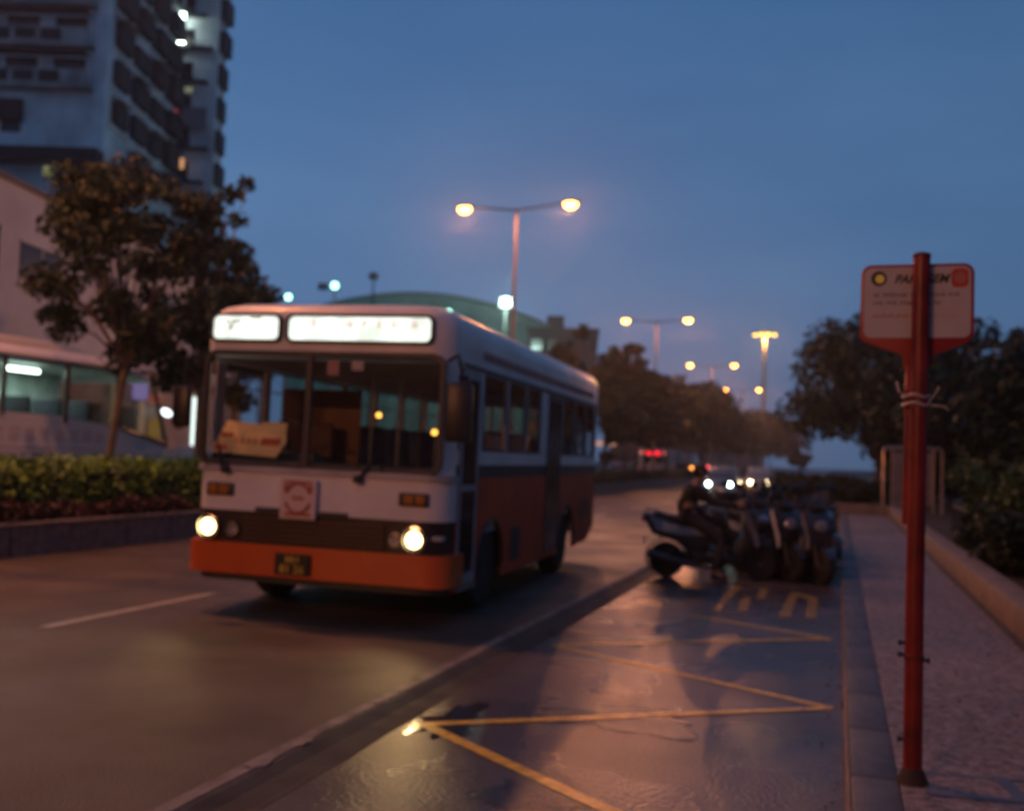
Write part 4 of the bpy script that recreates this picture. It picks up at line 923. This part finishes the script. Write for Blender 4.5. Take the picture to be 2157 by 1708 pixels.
# ------------------------------------------------------------------ cars
def car(label, x, y, rz, col, L_=4.2, Wd=1.7, H_=1.45, heads=None, tails=None, name='parked_car', group=None, van=False, headc=None, disc=False, tailpos=None, beam=0):
    """local: front towards -y"""
    t = thing(name, label, 'van' if van else 'car', (x, y, 0), rz, group); hw = Wd/2
    m = mat('car_paint_%d' % int(1000*sum(col)), col, rough=.3, var=.05, coat=.5)
    lw = [(-L_/2, .35), (-L_/2+.05, .62), (-L_/2+.25, .78), (-L_/2+1.1, .92), (L_/2-.5, .95), (L_/2-.05, .88), (L_/2, .6), (L_/2-.05, .3), (L_/2-.5, .2), (-L_/2+.3, .2)]
    if van: up_ = [(-L_/2+.25, .90), (-L_/2+.95, H_-.1), (-L_/2+1.4, H_), (L_/2-.25, H_), (L_/2-.05, H_-.2), (L_/2-.02, .9)]
    else: up_ = [(-L_/2+1.0, .90), (-L_/2+1.7, H_-.06), (-L_/2+2.2, H_), (L_/2-1.2, H_-.03), (L_/2-.45, .93)]
    mk('body', lambda bm: prism(bm, lw, -hw, hw, 'x', bev=.07), m, t, smooth=True)
    cb = mk('cabin', lambda bm: prism(bm, up_, -hw+.10, hw-.10, 'x', bev=.07), m if van else m, t, smooth=True)
    g1 = [( -L_/2+1.1 if not van else -L_/2+.36, .97), (-L_/2+1.7 if not van else -L_/2+.95, H_-.15)]
    mk('windscreen', lambda bm: prism(bm, [(g1[0][0]-.02, g1[0][1]), (g1[1][0]-.02, g1[1][1]), (g1[1][0]+.05, g1[1][1]), (g1[0][0]+.05, g1[0][1])], -hw+.2, hw-.2, 'x'), DWIN, cb)
    mk('rear_window', lambda bm: prism(bm, [(L_/2-(.10 if van else .62), 1.0), (L_/2-(.14 if van else 1.08), H_-.15), (L_/2-(.10 if van else 1.0)+.03, H_-.15), (L_/2-(.05 if van else .55)+.04, 1.0)], -hw+.2, hw-.2, 'x'), DWIN, cb)
    for s in (-1, 1): mk('side_window', lambda bm: box(bm, min(s*(hw-.105), s*(hw-.09)), max(s*(hw-.105), s*(hw-.09)), (-L_/2+1.6 if not van else -L_/2+1.1), (L_/2-1.2 if not van else L_/2-.5), .98, H_-.14), DWIN, cb)
    for s in (-1, 1):
        for yy in (-L_/2+.75, L_/2-.75): wheel(t, s*(hw-.08), yy, .31, .18)
    for s in (-1, 1):
        hx = s*(heads if heads else hw-.28)
        mk('headlight', lambda bm: lathe(bm, [(.01, .03), (.08, .025), (.105, 0), (.10, -.03)], 16, T(hx, -L_/2-.01, .64) @ RX(90)), headc or mat('dull_lens', (.4, .42, .5)), t, smooth=True)
        if beam: light('SPOT', 'headlamp_beam', (hx, -L_/2-.08, .64), (.85, 1, .95) if beam == 1 else (1, .75, .45), 16, t, .07, rot=(R(80), 0, R(180)), spot=60, blend=.9)
        if disc: mk('low_disc', lambda bm: lathe(bm, [(.01, .02), (.05, .015), (.065, 0)], 12, T(hx, -L_/2+.0, .30) @ RX(90)), emis('disc_lit' if s > 0 else 'disc_lit_dim', (.75, 1, .92), 12 if s > 0 else 3.5), t)  # low bright spots under the headlights, set as glowing discs
        mk('tail_light', lambda bm: box(bm, s*(hw-.2)-.10, s*(hw-.2)+.10, L_/2-.04, L_/2+.02, .62, .78, bev=.02), (tails if tails else mat('tail_red', (.4, .02, .02))), t)
    mk('number_plate', lambda bm: box(bm, -.22, .22, -L_/2-.012, -L_/2+.05, .36, .46), mat('plate_plain', (.5, .5, .5), rough=.5), t)
    return t
HC = emis('head_cool', (.72, 1.0, .98), 24); HWm = emis('head_warm', (1.0, .80, .42), 18); TL = emis('tail_lit', (1.0, .05, .05), 7); TA = emis('tail_amber', (1.0, .33, .05), 5)
car('small dark car coming towards the camera with cool white headlights and low bright spots', -5.4, 51.0, 2, (.05, .06, .08), Wd=1.62, heads=.50, headc=HC, name='oncoming_car', group='oncoming cars with headlights on', disc=True, beam=1)
car('pale car with warm yellow headlights following the cool-lit one', -4.25, 60.0, 2, (.30, .26, .22), Wd=1.5, heads=.43, headc=HWm, name='oncoming_car', group='oncoming cars with headlights on', beam=2)
car('blue car parked past the nose of the white coach', -19.6, 28.2, 0, (.10, .22, .34), H_=1.62, L_=3.9)
car('dark car on the far road nearest the hedge between the coach and the bus', -16.6, 26.3, 180, (.02, .02, .03), H_=1.30, L_=4.0)
def taillamp(x, z, y, m, par, r_=.13): return mk('lit_tail_light', lambda bm: lathe(bm, [(r_, -.02), (r_, 0), (r_*.7, .018), (.01, .02)], 16, T(x, y, z) @ RX(-90)), m, par, smooth=True)
c1 = car('low dark car with one bright red tail light, left of the small white bus', -14.9, 73, 180, (.03, .03, .035), name='receding_car', group='vehicles driving away on the far road')
taillamp(-.62, 1.12, 2.16, TL, c1)
c2 = car('dark car showing one amber lamp, right of the small white bus', -14.5, 99, 180, (.04, .04, .05), name='receding_car', group='vehicles driving away on the far road')
c3 = car('white van following the small bus away down the far road', -13.6, 97, 180, (.45, .47, .52), L_=4.8, H_=2.45, Wd=1.9, van=True, name='receding_van', group='vehicles driving away on the far road')
taillamp(-.78, 1.12, 2.42, TA, c3, .16)
c4 = car('dark car with one red tail light, rightmost of the receding traffic', -11.9, 102, 180, (.05, .05, .06), name='receding_car', group='vehicles driving away on the far road')
c4.location.x = -14.9; c4.location.y = 122
taillamp(-.6, 1.15, 2.16, TL, c4, .17)
t = thing('small_bus', 'small white bus seen from behind with a red lit board over its rear window', 'bus', (-15.6, 90, 0), 0, 'vehicles driving away on the far road')
mk('body', lambda bm: box(bm, -1.33, 1.33, 0, 7.5, .4, 2.75, bev=.16, seg=3), mat('small_bus_white', (.42, .36, .36), rough=.4, var=.1), t, smooth=True)
mk('rear_window', lambda bm: box(bm, -.95, .95, -.02, .03, 1.45, 2.1, bev=.01), DWIN, t)
fr = mk('route_board', lambda bm: box(bm, -.75, .75, -.04, .02, 2.18, 2.52, bev=.02), BLKP, t)
def f(bm):
    for x in (-.45, .0, .42):
        tube(bm, [(x+.15*math.cos(2*PI*k/12), -.055, 2.35+.11*math.sin(2*PI*k/12)) for k in range(13)], .03, 5, cap=False)
    for x in (-.22, .22): box(bm, x-.02, x+.02, -.07, -.045, 2.25, 2.45)
mk('lit_characters', f, emis('led_red', (1, .01, .03), 5), fr)
for s in (-1, 1):
    mk('upper_lamp', lambda bm: lathe(bm, [(.01, .02), (.09, .018), (.12, 0)], 14, T(s*1.05, -.01, 2.38) @ RX(90)), emis('lamp_salmon', (1, .22, .14), 1.5), t)
    mk('tail_light', lambda bm: box(bm, s*1.05-.09, s*1.05+.09, -.03, .02, .75, 1.05, bev=.02), mat('tail_red', (.4, .02, .02)), t)
for s in (-1, 1): wheel(t, s*1.15, 1.6, .42, .24)
t = thing('street_sign', 'horizontal pale sign board on a post beyond the hedge, just right of the bus tail', 'sign', (-17.7, 80, 0), 10)
mk('board', lambda bm: box(bm, -.85, .85, -.06, .06, 2.72, 3.10, bev=.04), emis('sign_pale_warm', (1.0, .50, .36), .55), t)
mk('post', lambda bm: tube(bm, [(0, .1, 0), (0, .1, 2.8)], .06, 8), STEEL, t)

# ------------------------------------------------------------------ scooters
FL = [mat('flash_blue', (.20, .28, .40), rough=.25, coat=.5), mat('flash_white', (.55, .55, .58), rough=.25, coat=.5), mat('flash_grey', (.16, .17, .20), rough=.25, coat=.5), mat('flash_red', (.35, .04, .03), rough=.25, coat=.5)]
def scooter(label, loc, rz, col, seed=0, style=0, group='scooters parked in the bay'):
    """local: front towards +x, wheelbase 1.28"""
    t = thing('scooter', label, 'scooter', loc, rz, group); rd = random.Random(seed)
    m = mat('scooter_paint_%03d' % int(999*(col[0]*.5+col[1]*.3+col[2]*.2)*1.0), col, rough=.22, var=.1, coat=.6)
    for x, r_ in ((-.64, .245), (.66, .245)):
        k = mk('wheel', lambda bm: lathe(bm, [(r_*.66, -.055), (r_*.9, -.06), (r_, -.03), (r_, .03), (r_*.9, .06), (r_*.66, .055)], 24, T(x, 0, r_) @ RX(90)), TYRE, t, smooth=True)
        mk('rim', lambda bm: [lathe(bm, [(r_*.66, -.045), (r_*.58, -.02), (r_*.58, .02), (r_*.66, .045)], 20, T(x, 0, r_) @ RX(90)), lathe(bm, [(.05, -.06), (.05, .06)], 10, T(x, 0, r_) @ RX(90))] +
           [tube(bm, [(x, 0, r_), (x+.155*math.cos(2*PI*q/5), 0, r_+.155*math.sin(2*PI*q/5))], .016, 5) for q in range(5)], mat('rim_grey', (.13, .12, .12)), k)
    mk('fork', lambda bm: [tube(bm, [(.66, s*.085, .245), (.56, s*.085, .55)], .022, 7) for s in (-1, 1)] + [tube(bm, [(.56, 0, .5), (.42, 0, .98)], .03, 8)], BLKP, t, smooth=True)
    mk('front_fender', lambda bm: prism(bm, [(.66+.28*math.cos(R(a)), .245+.28*math.sin(R(a))) for a in range(20, 161, 14)] + [(.66+.25*math.cos(R(a)), .245+.25*math.sin(R(a))) for a in range(160, 19, -14)], -.075, .075, 'y', bev=.012), m, t, smooth=True)
    mk('leg_shield', lambda bm: prism(bm, [(.30, .28), (.47, .36), (.62, .62), (.58, .88), (.44, 1.02), (.36, 1.0), (.42, .84), (.40, .60), (.30, .44)], -.19, .19, 'y', bev=.05), m, t, smooth=True)
    mk('floorboard', lambda bm: prism(bm, [(-.30, .22), (.36, .22), (.40, .30), (.30, .34), (-.10, .34), (-.30, .40)], -.16, .16, 'y', bev=.02), BLKP, t, smooth=True)
    tail = (-.98, .90) if style else (-.90, .82)
    mk('rear_body', lambda bm: prism(bm, [(-.10, .34), (-.02, .52), (-.12, .72), (-.50, .76), (tail[0]+.05, tail[1]), (tail[0], tail[1]-.06), (-.84, .60), (-.52, .50), (-.34, .36)], -.15, .15, 'y', bev=.045), m, t, smooth=True)
    for s in (-1, 1): mk('side_flash', lambda bm: prism(bm, [(-.10, .60), (-.16, .68), (-.60, .74), (-.88, tail[1]-.06), (-.80, .66), (-.45, .60)], s*.152-.004, s*.152+.004, 'y'), mat('scooter_flash', (.30, .36, .42), rough=.2, coat=.6), t)
    for s in (-1, 1): mk('shield_flash', lambda bm: prism(bm, [(.36, .96), (.44, .98), (.60, .62), (.62, .48), (.56, .46), (.50, .66)], s*.178-.006, s*.192+.002*s, 'y'), FL[seed % 4], t)
    mk('seat', lambda bm: prism(bm, [(.02, .70), (.03, .76), (-.18, .80), (-.42, .79), (-.52, .86), (-.82, .90), (-.88, .84), (-.5, .75), (-.1, .70)], -.13, .13, 'y', bev=.035), mat('saddle_black', (.018, .017, .018), rough=.6, var=.3), t, smooth=True)
    mk('engine', lambda bm: (box(bm, -.78, -.22, .03, .15, .16, .36, bev=.03), tube(bm, [(-.15, -.12, .2), (-.45, -.17, .22), (-.90, -.18, .34)], [.03, .055, .06], 10), lathe(bm, [(.09, -.10), (.11, 0), (.09, .06)], 14, T(-.30, .08, .27) @ RX(90))), mat('engine_metal', (.12, .11, .11), rough=.45, metal=.6, var=.3), t, smooth=True)
    mk('rear_fender', lambda bm: prism(bm, [(-.64+.29*math.cos(R(a)), .26+.29*math.sin(R(a))) for a in range(100, 221, 12)] + [(-.64+.27*math.cos(R(a)), .26+.27*math.sin(R(a))) for a in range(220, 99, -12)], -.06, .06, 'y'), BLKP, t)
    hb = mk('handlebar', lambda bm: (tube(bm, [(.34, -.34, 1.02), (.40, -.14, 1.04), (.42, 0, 1.03), (.40, .14, 1.04), (.34, .34, 1.02)], .016, 8), prism(bm, [(.36, .98), (.50, .96), (.54, 1.04), (.46, 1.12), (.36, 1.08)], -.11, .11, 'y', bev=.03)), BLKP, t, smooth=True)
    for s in (-1, 1):
        mk('grip', lambda bm: tube(bm, [(.34, s*.34, 1.02), (.365, s*.24, 1.03)], .021, 8), BLACK, hb)
        mm = mk('mirror', lambda bm: (tube(bm, [(.40, s*.16, 1.05), (.38, s*.22, 1.20), (.37, s*.27, 1.26)], .008, 6), lathe(bm, [(.01, -.012), (.06, -.01), (.07, 0), (.06, .012)], 16, T(.365, s*.29, 1.28) @ RY(80) @ Matrix.Diagonal((.75, 1.1, 1, 1)))), BLKP, t, smooth=True)
    hl = mk('headlight', lambda bm: lathe(bm, [(.01, .05), (.07, .04), (.10, 0), (.09, -.03)], 16, T(.565, 0, .80) @ RY(68) @ Matrix.Diagonal((1, 1.25, 1, 1))), mat('scooter_lens', (.40, .42, .48), rough=.08, metal=.5, var=.1), t, smooth=True)
    for s in (-1, 1): mk('indicator', lambda bm: lathe(bm, [(.01, .03), (.03, .02), (.035, 0)], 10, T(.53, s*.15, .72) @ RY(70)), mat('amber_lens', (.42, .16, .02)), t, smooth=True)
    mk('tail_light', lambda bm: box(bm, tail[0]-.01, tail[0]+.04, -.06, .06, tail[1]-.14, tail[1]-.06, bev=.012), mat('tail_red', (.4, .02, .02)), t)
    if style != 2: mk('top_case_rack' if style else 'grab_rail', lambda bm: tube(bm, [(-.6, -.1, .86), (-.86, -.11, .93), (-.93, 0, .94), (-.86, .11, .93), (-.6, .1, .86)], .012, 6), STEEL, t)
    if seed % 3 == 1: mk('top_case', lambda bm: box(bm, -1.12, -.78, -.19, .19, .93, 1.2, bev=.06), BLKP, t, smooth=True)
    mk('stand', lambda bm: tube(bm, [(-.16, -.17, .02), (-.12, -.12, .26), (-.12, .12, .26), (-.16, .17, .02)], .013, 6), STEEL, t)
    mk('number_plate', lambda bm: box(bm, -.955, -.94, -.09, .09, .42, .56), mat('plate_plain', (.5, .5, .5)), t)
    return t
SC1 = (-1.66, 14.55, 0); SA = 14
RX0 = -.15
scooter('dark scooter with its rider astride, side-on at the left end of the parked row', SC1, SA, (.020, .028, .038), 2, 1)
cols = [(.05, .02, .02), (.03, .035, .04), (.03, .03, .035), (.018, .018, .022), (.025, .03, .05), (.05, .05, .055), (.02, .018, .018), (.14, .015, .015), (.03, .03, .03), (.03, .05, .10), (.02, .02, .022), (.06, .06, .06)]
pos = [(-1.75, 17.3, -50), (-1.7, 18.8, -54), (-1.35, 15.85, -56), (-.98, 15.25, -52), (-.50, 15.15, -60), (-.72, 16.05, -55), (-.62, 16.75, -50), (-.70, 17.5, -56), (-.55, 18.3, -48), (-.66, 19.1, -55), (-.6, 19.9, -52), (-.62, 20.8, -50)]
labs = ['dark scooter of the back row, seen between the rider and the cool headlights', 'dark scooter farthest out from the kerb, under the warm headlights', 'dark grey scooter half hidden behind the rider and the front scooter', 'black scooter parked right behind the rider\'s one, its headlight turned to the kerb', 'scooter standing closest to the kerb, its front wheel on the yellow letters', 'grey scooter third from the camera in the parked row',
        'black scooter in the middle of the parked row', 'dark red scooter deep in the parked row', 'dark scooter just beyond the red one', 'dark blue scooter toward the far end of the row', 'last but one scooter at the far end of the row', 'farthest scooter of the parked row']
for i, ((x, y, a), c_, lb) in enumerate(zip(pos, cols, labs)): scooter(lb, (x, y, 0), a, c_, 10+i, i % 3)

# ------------------------------------------------------------------ rider
SKIN = mat('skin', (.30, .17, .11), rough=.6, var=.08)
CLO = mat('dark_jacket', (.016, .015, .017), rough=.9, var=.3, bump=.3, bscale=25)
TRO = mat('dark_trousers', (.022, .022, .028), rough=.9, var=.3, bump=.3, bscale=25)
def skin(name, verts, edges, m, parent, root=0, sub=2):
    me = bpy.data.meshes.new(name); me.from_pydata([v[:3] for v in verts], edges, []); o = bpy.data.objects.new(name, me); C.objects.link(o)
    md = o.modifiers.new('skin', 'SKIN'); md.use_smooth_shade = True
    for i, v in enumerate(verts):
        r_ = v[3]; me.skin_vertices[0].data[i].radius = (r_, r_) if not isinstance(r_, tuple) else r_
        me.skin_vertices[0].data[i].use_root = (i == root)
    sd = o.modifiers.new('sub', 'SUBSURF'); sd.levels = sub; sd.render_levels = sub
    bpy.context.view_layer.update()
    nm = bpy.data.meshes.new_from_object(o.evaluated_get(bpy.context.evaluated_depsgraph_get())); bpy.data.objects.remove(o)
    nm.materials.clear(); nm.materials.append(m); nm.name = name; o2 = bpy.data.objects.new(name, nm); C.objects.link(o2); o2.parent = parent
    for p in nm.polygons: p.use_smooth = True
    return o2
rider = thing('person', 'person in dark clothes astride the leftmost scooter with one foot on the ground', 'person', SC1, SA)
hip = (-.12, 0, .88); 
V_ = [(-.24, 0, .88, .13), (-.22, 0, 1.03, .125), (-.15, 0, 1.18, .14), (-.10, 0, 1.28, .09), (-.065, 0, 1.34, .05), (-.035, 0, 1.40, .055), (-.02, 0, 1.47, .073), (-.025, 0, 1.53, .058),
      (-.11, .17, 1.25, .055), (.04, .25, 1.05, .042), (.32, .27, 1.03, .032), (.355, .27, 1.035, .028),
      (-.11, -.17, 1.25, .055), (.04, -.25, 1.05, .042), (.32, -.27, 1.03, .032), (.355, -.27, 1.035, .028),
      (-.20, .10, .84, .085), (.20, .16, .76, .062), (.24, .15, .42, .045), (.34, .15, .37, .035),
      (-.18, -.11, .84, .085), (.10, -.27, .56, .062), (-.02, -.31, .12, .042), (.12, -.33, .05, .035)]
E_ = [(0,1),(1,2),(2,3),(3,4),(4,5),(5,6),(6,7),(2,8),(8,9),(9,10),(10,11),(2,12),(12,13),(13,14),(14,15),(0,16),(16,17),(17,18),(18,19),(0,20),(20,21),(21,22),(22,23)]
V_ = [((v[0]-.15 if i < 9 or i in (12, 16, 20) else (v[0]-.05 if i in (9, 13) else v[0])), v[1], v[2], v[3]) for i, v in enumerate(V_)]
skin('body', V_, E_, SKIN, rider)
def fat(i, k): v = V_[i]; return (v[0], v[1], v[2], v[3]*k+.008)
ji = [0, 1, 2, 3, 8, 9, 10, 12, 13, 14]; je = [(0,1),(1,2),(2,3),(2,4),(4,5),(5,6),(2,7),(7,8),(8,9)]
skin('jacket', [fat(i, 1.12) for i in ji], je, CLO, rider)
ti = [0, 16, 17, 18, 20, 21, 22]; te = [(0,1),(1,2),(2,3),(0,4),(4,5),(5,6)]
skin('trousers', [fat(i, 1.14) for i in ti], te, TRO, rider)
for a, b, y in (((.20, .15, .37), (.40, .15, .335), 0), ((-.06, -.31, .07), (.17, -.33, .042), 0)):
    skin('shoe', [(*a, .048), ((a[0]+b[0])/2, a[1], (a[2]+b[2])/2-.005, .042), (*b, .034)], [(0,1),(1,2)], BLACK, rider)
for s in (-1, 1):                                        # hands closed on the grips: palm + five fingers
    vs = [(.335, s*.27, 1.045, .024), (.365, s*.285, 1.055, .022)]; es = [(0,1)]
    for k in range(4):
        yy = s*(.255+.021*k); n0 = len(vs); L4 = [.028, .034, .031, .024][k]
        vs += [(.375, yy, 1.058, .010), (.375+L4, yy, 1.035, .009), (.362+L4*.6, yy, 1.005, .008)]; es += [(1, n0), (n0, n0+1), (n0+1, n0+2)]
    n0 = len(vs); vs += [(.335, s*.235, 1.03, .011), (.345, s*.225, 1.005, .009), (.36, s*.23, .99, .008)]; es += [(0, n0), (n0, n0+1), (n0+1, n0+2)]
    skin('hand', vs, es, SKIN, rider, sub=1)
mk('hair', lambda bm: lathe(bm, [(.01, .105), (.06, .095), (.088, .05), (.094, 0), (.088, -.04), (.07, -.06)], 18, T(-.186, 0, 1.485) @ RY(-14) @ Matrix.Diagonal((1.12, .92, 1.05, 1))), mat('hair_black', (.008, .007, .007), rough=.5, bump=.5, bscale=60), rider, smooth=True)
def f(bm):
    for s in (-1, 1): bmesh.ops.create_icosphere(bm, subdivisions=2, radius=.011, matrix=T(-.098, s*.032, 1.49))
mk('eyes', f, mat('eye_dark', (.03, .02, .02), rough=.2), rider)
mk('nose', lambda bm: prism(bm, [(-.105, 1.495), (-.073, 1.46), (-.105, 1.448)], -.013, .013, 'y', bev=.004), SKIN, rider)
mk('mouth', lambda bm: box(bm, -.110, -.095, -.022, .022, 1.423, 1.431), mat('lips', (.22, .08, .07), rough=.5), rider)
for s in (-1, 1): mk('ear', lambda bm: lathe(bm, [(.01, -.008), (.02, -.006), (.026, .004)], 10, T(-.18, s*.082, 1.47) @ RX(-90*s) @ Matrix.Diagonal((.7, 1.2, 1, 1))), SKIN, rider)

# ------------------------------------------------------------------ bus stop sign
t = thing('bus_stop_sign', 'red bus stop pole with a white red-edged notice plate, nearest thing at right', 'bus stop sign', (.36, 5.30, .118), 0)
# pole leans a touch away from the road
def f(bm): tube(bm, [(0, 0, 0), (.0, 0, .9), (.012, 0, 2.525)], [.044, .042, .040], 20)
mk('pole', f, REDP, t, smooth=True)
mk('pole_cap', lambda bm: lathe(bm, [(.043, 0), (.043, .012), (.03, .02)], 18, T(.012, 0, 2.52)), mat('cap_dark_red', (.12, .01, .01), rough=.5), t, smooth=True)
mk('base_collar', lambda bm: lathe(bm, [(.075, -.003), (.07, .012), (.055, .05), (.045, .07)], 18), mat('base_grime', (.04, .025, .022), rough=.8), t, smooth=True)
def rr2(x0, x1, z0, z1, r_, tr, n=6):
    p = rrect(x0, x1, z0, z1, r_, n); return p
PX = .0
outer = []
for cx, cz, a0 in ((.205, 2.445, 0), (-.215, 2.445, 90)):
    for k in range(7): a = R(a0+15*k); outer.append((cx+.05*math.cos(a), cz+.05*math.sin(a)))
outer += [(-.268, 2.135), (-.252, 2.112), (-.228, 2.10), (-.07, 2.045), (-.055, 1.97), (.055, 1.97), (.075, 2.045), (.215, 2.10), (.240, 2.118), (.255, 2.145)]
pb = mk('plate_frame', lambda bm: prism(bm, outer, .046, .060, 'y', bev=.003), mat('sign_red_frame', (.30, .028, .030), rough=.4, var=.12), t, smooth=True)
mk('plate_face', lambda bm: prism(bm, rrect(-.250, .240, 2.13, 2.480, .038), .0425, .0455, 'y'), mat('sign_face_white', (.48, .45, .47), rough=.45, var=.08, scale=8), pb)
INK = mat('sign_ink', (.030, .035, .035), rough=.6); INKR = mat('sign_ink_red', (.50, .05, .04), rough=.5); AMB = mat('sign_amber', (.60, .26, .03), rough=.5)
lg = mk('round_logo', lambda bm: lathe(bm, [(.037, 0), (.037, .001)], 28, T(-.182, .0415, 2.425) @ RX(90)), INK, pb)
mk('logo_centre', lambda bm: lathe(bm, [(.021, 0), (.021, .001)], 24, T(-.178, .0405, 2.423) @ RX(90)), AMB, lg)
text('heading', 'PARAGEM', .060, INK, pb, T(.012, .0412, 2.418) @ FACE, shear=.35, extrude=.0006, offset=.0018, xs=.92)
el = mk('company_emblem', lambda bm: prism(bm, rrect(.150, .228, 2.375, 2.468, .025), .0405, .0418, 'y'), INKR, pb)
mk('emblem_ring', lambda bm: lathe(bm, [(.026, 0), (.028, .001)], 20, T(.189, .0402, 2.422) @ RX(90)), mat('emblem_pale', (.46, .15, .13), rough=.5), el)
random.seed(31)
def words(bm, x0, x1, z, h, step):
    x = x0
    while x < x1:
        n = random.randint(2, 7)
        for _ in range(n):
            w_ = step*random.uniform(.5, .8)
            if x+w_ > x1: break
            k = random.random()
            box(bm, x, x+w_*.3, .0414, .0420, z, z+h*random.uniform(.7, 1.1))
            if k < .6: box(bm, x, x+w_, .0412, .0422, z+h*.45, z+h*.62)
            if k > .4: box(bm, x+w_*.7, x+w_, .0414, .0421, z, z+h*.7)
            x += step
        x += step*.9
def f(bm): words(bm, -.205, .195, 2.332, .024, .016); words(bm, -.205, .11, 2.292, .024, .016)
mk('small_text', f, INK, pb)
def f(bm):
    words(bm, .02, .20, 2.235, .007, .0075)
    tube(bm, [(-.215, .042, 2.233), (-.2, .042, 2.237), (-.02, .042, 2.235), (.06, .042, 2.242)], .0018, 4)
    for k in range(7): x = -.20+k*.035; tube(bm, [(x, .042, 2.236), (x+.012, .042, 2.252)], .0015, 4)
mk('red_route_line', f, INKR, pb)
mk('sleeve', lambda bm: (box(bm, -.052, -.012, .02, .058, 1.80, 1.99, bev=.004), ), mat('sign_red_frame', (.46, .04, .045)), t)
mk('second_post', lambda bm: tube(bm, [(-.036, .03, 1.22), (-.032, .03, 1.87)], .026, 10), REDP, t, smooth=True)
def f(bm):
    for z, r_ in ((1.84, .052), (1.80, .055)): tube(bm, [(r_*1.1*math.cos(2*PI*k/20)-.006, .012+r_*1.15*math.sin(2*PI*k/20), z+.006*math.sin(k)) for k in range(21)], .008, 5, cap=False)
    tube(bm, [(.05, .02, 1.80), (.09, -.01, 1.795), (.125, .0, 1.79), (.14, .01, 1.775)], .006, 5); tube(bm, [(-.05, .0, 1.84), (-.085, -.02, 1.86), (-.095, .0, 1.91)], .005, 5); tube(bm, [(.05, -.01, 1.81), (.085, .01, 1.86), (.10, .02, 1.89)], .004, 5)
mk('wire_ties', f, mat('pale_wire', (.42, .36, .34), rough=.6), t)
for z, s in ((.28*2.45-.03, -1), (.60, -1), (.58, 1), (.20, -1)):
    mk('bolt', lambda bm: (tube(bm, [(s*.04, -.005, z), (s*.072, -.005, z)], .008, 8), tube(bm, [(s*.058, -.005, z), (s*.07, -.005, z)], .014, 6)), BLKP, t)
mk('clamp_band', lambda bm: lathe(bm, [(.0445, -.012), (.0465, -.01), (.0465, .01), (.0445, .012)], 20, T(.0, 0, .59)), mat('cap_dark_red', (.12, .01, .01)), t)

# ------------------------------------------------------------------ notice board frame at the far end of the pavement
t = thing('notice_board', 'tall metal framed notice board behind the red pole at the far end of the pavement', 'notice board', (1.48, 37.4, .1), 6)
FRM = mat('frame_steel', (.55, .42, .34), rough=.3, metal=.6, var=.1)
mk('frame', lambda bm: (tube(bm, [(0, 0, 0), (0, 0, 2.17), (.06, 0, 2.24), (1.84, 0, 2.24), (1.9, 0, 2.17), (1.9, 0, 0)], .05, 8), tube(bm, [(.28, -.02, 0), (.28, -.02, 2.2)], .03, 8), tube(bm, [(1.62, -.02, 0), (1.62, -.02, 2.2)], .04, 8)), FRM, t, smooth=True)
mk('panel', lambda bm: box(bm, .32, 1.58, -.01, .03, .35, 2.12), mat('board_panel', (.22, .19, .19), rough=.5, var=.25), t)
mk('crossbar', lambda bm: tube(bm, [(.28, -.03, .33), (1.62, -.03, .33)], .03, 6), FRM, t)
# low litter and leaves on the pavement edge: many, uncounted
rng = np.random.default_rng(77); n = 500
xs = np.concatenate([rng.uniform(.35, 1.5, 250), rng.normal(-.0, .05, 250).clip(-.3, .05)]); ys = rng.uniform(3.5, 30, n)
P = np.stack([xs, ys, np.where(xs > .3, .122, .008)], 1)
o = leaves('fallen_leaves', P, .014, mat('fallen_leaf', (.06, .045, .03), rough=.8, island=.5), None, 7); o.scale = (1, 1, 1)
tag(stuff(o), 'scatter of tiny dark fallen leaves over the pavement and gutter', 'leaves')
# every lamp, cap and small part that stayed without a parent would be a mistake: report it
for o in C.objects:
    if o.parent is None and o.type == 'MESH' and not o.get('label') and not o.get('kind'): print('UNTAGGED', o.name)

# HAZE: damp evening air
bm = bmesh.new(); box(bm, -410, 410, -120, 910, -1.03, 60)
hz = bpy.data.materials.new('haze'); hz.use_nodes = True; hz.node_tree.nodes.clear()
ho = hz.node_tree.nodes.new('ShaderNodeOutputMaterial'); hv = hz.node_tree.nodes.new('ShaderNodeVolumePrincipled')
hv.inputs['Color'].default_value = (.9, .92, .96, 1); hv.inputs['Density'].default_value = .0009; hv.inputs['Anisotropy'].default_value = .8
hz.node_tree.links.new(hv.outputs[0], ho.inputs['Volume'])
stuff(obj('haze', bm, hz))
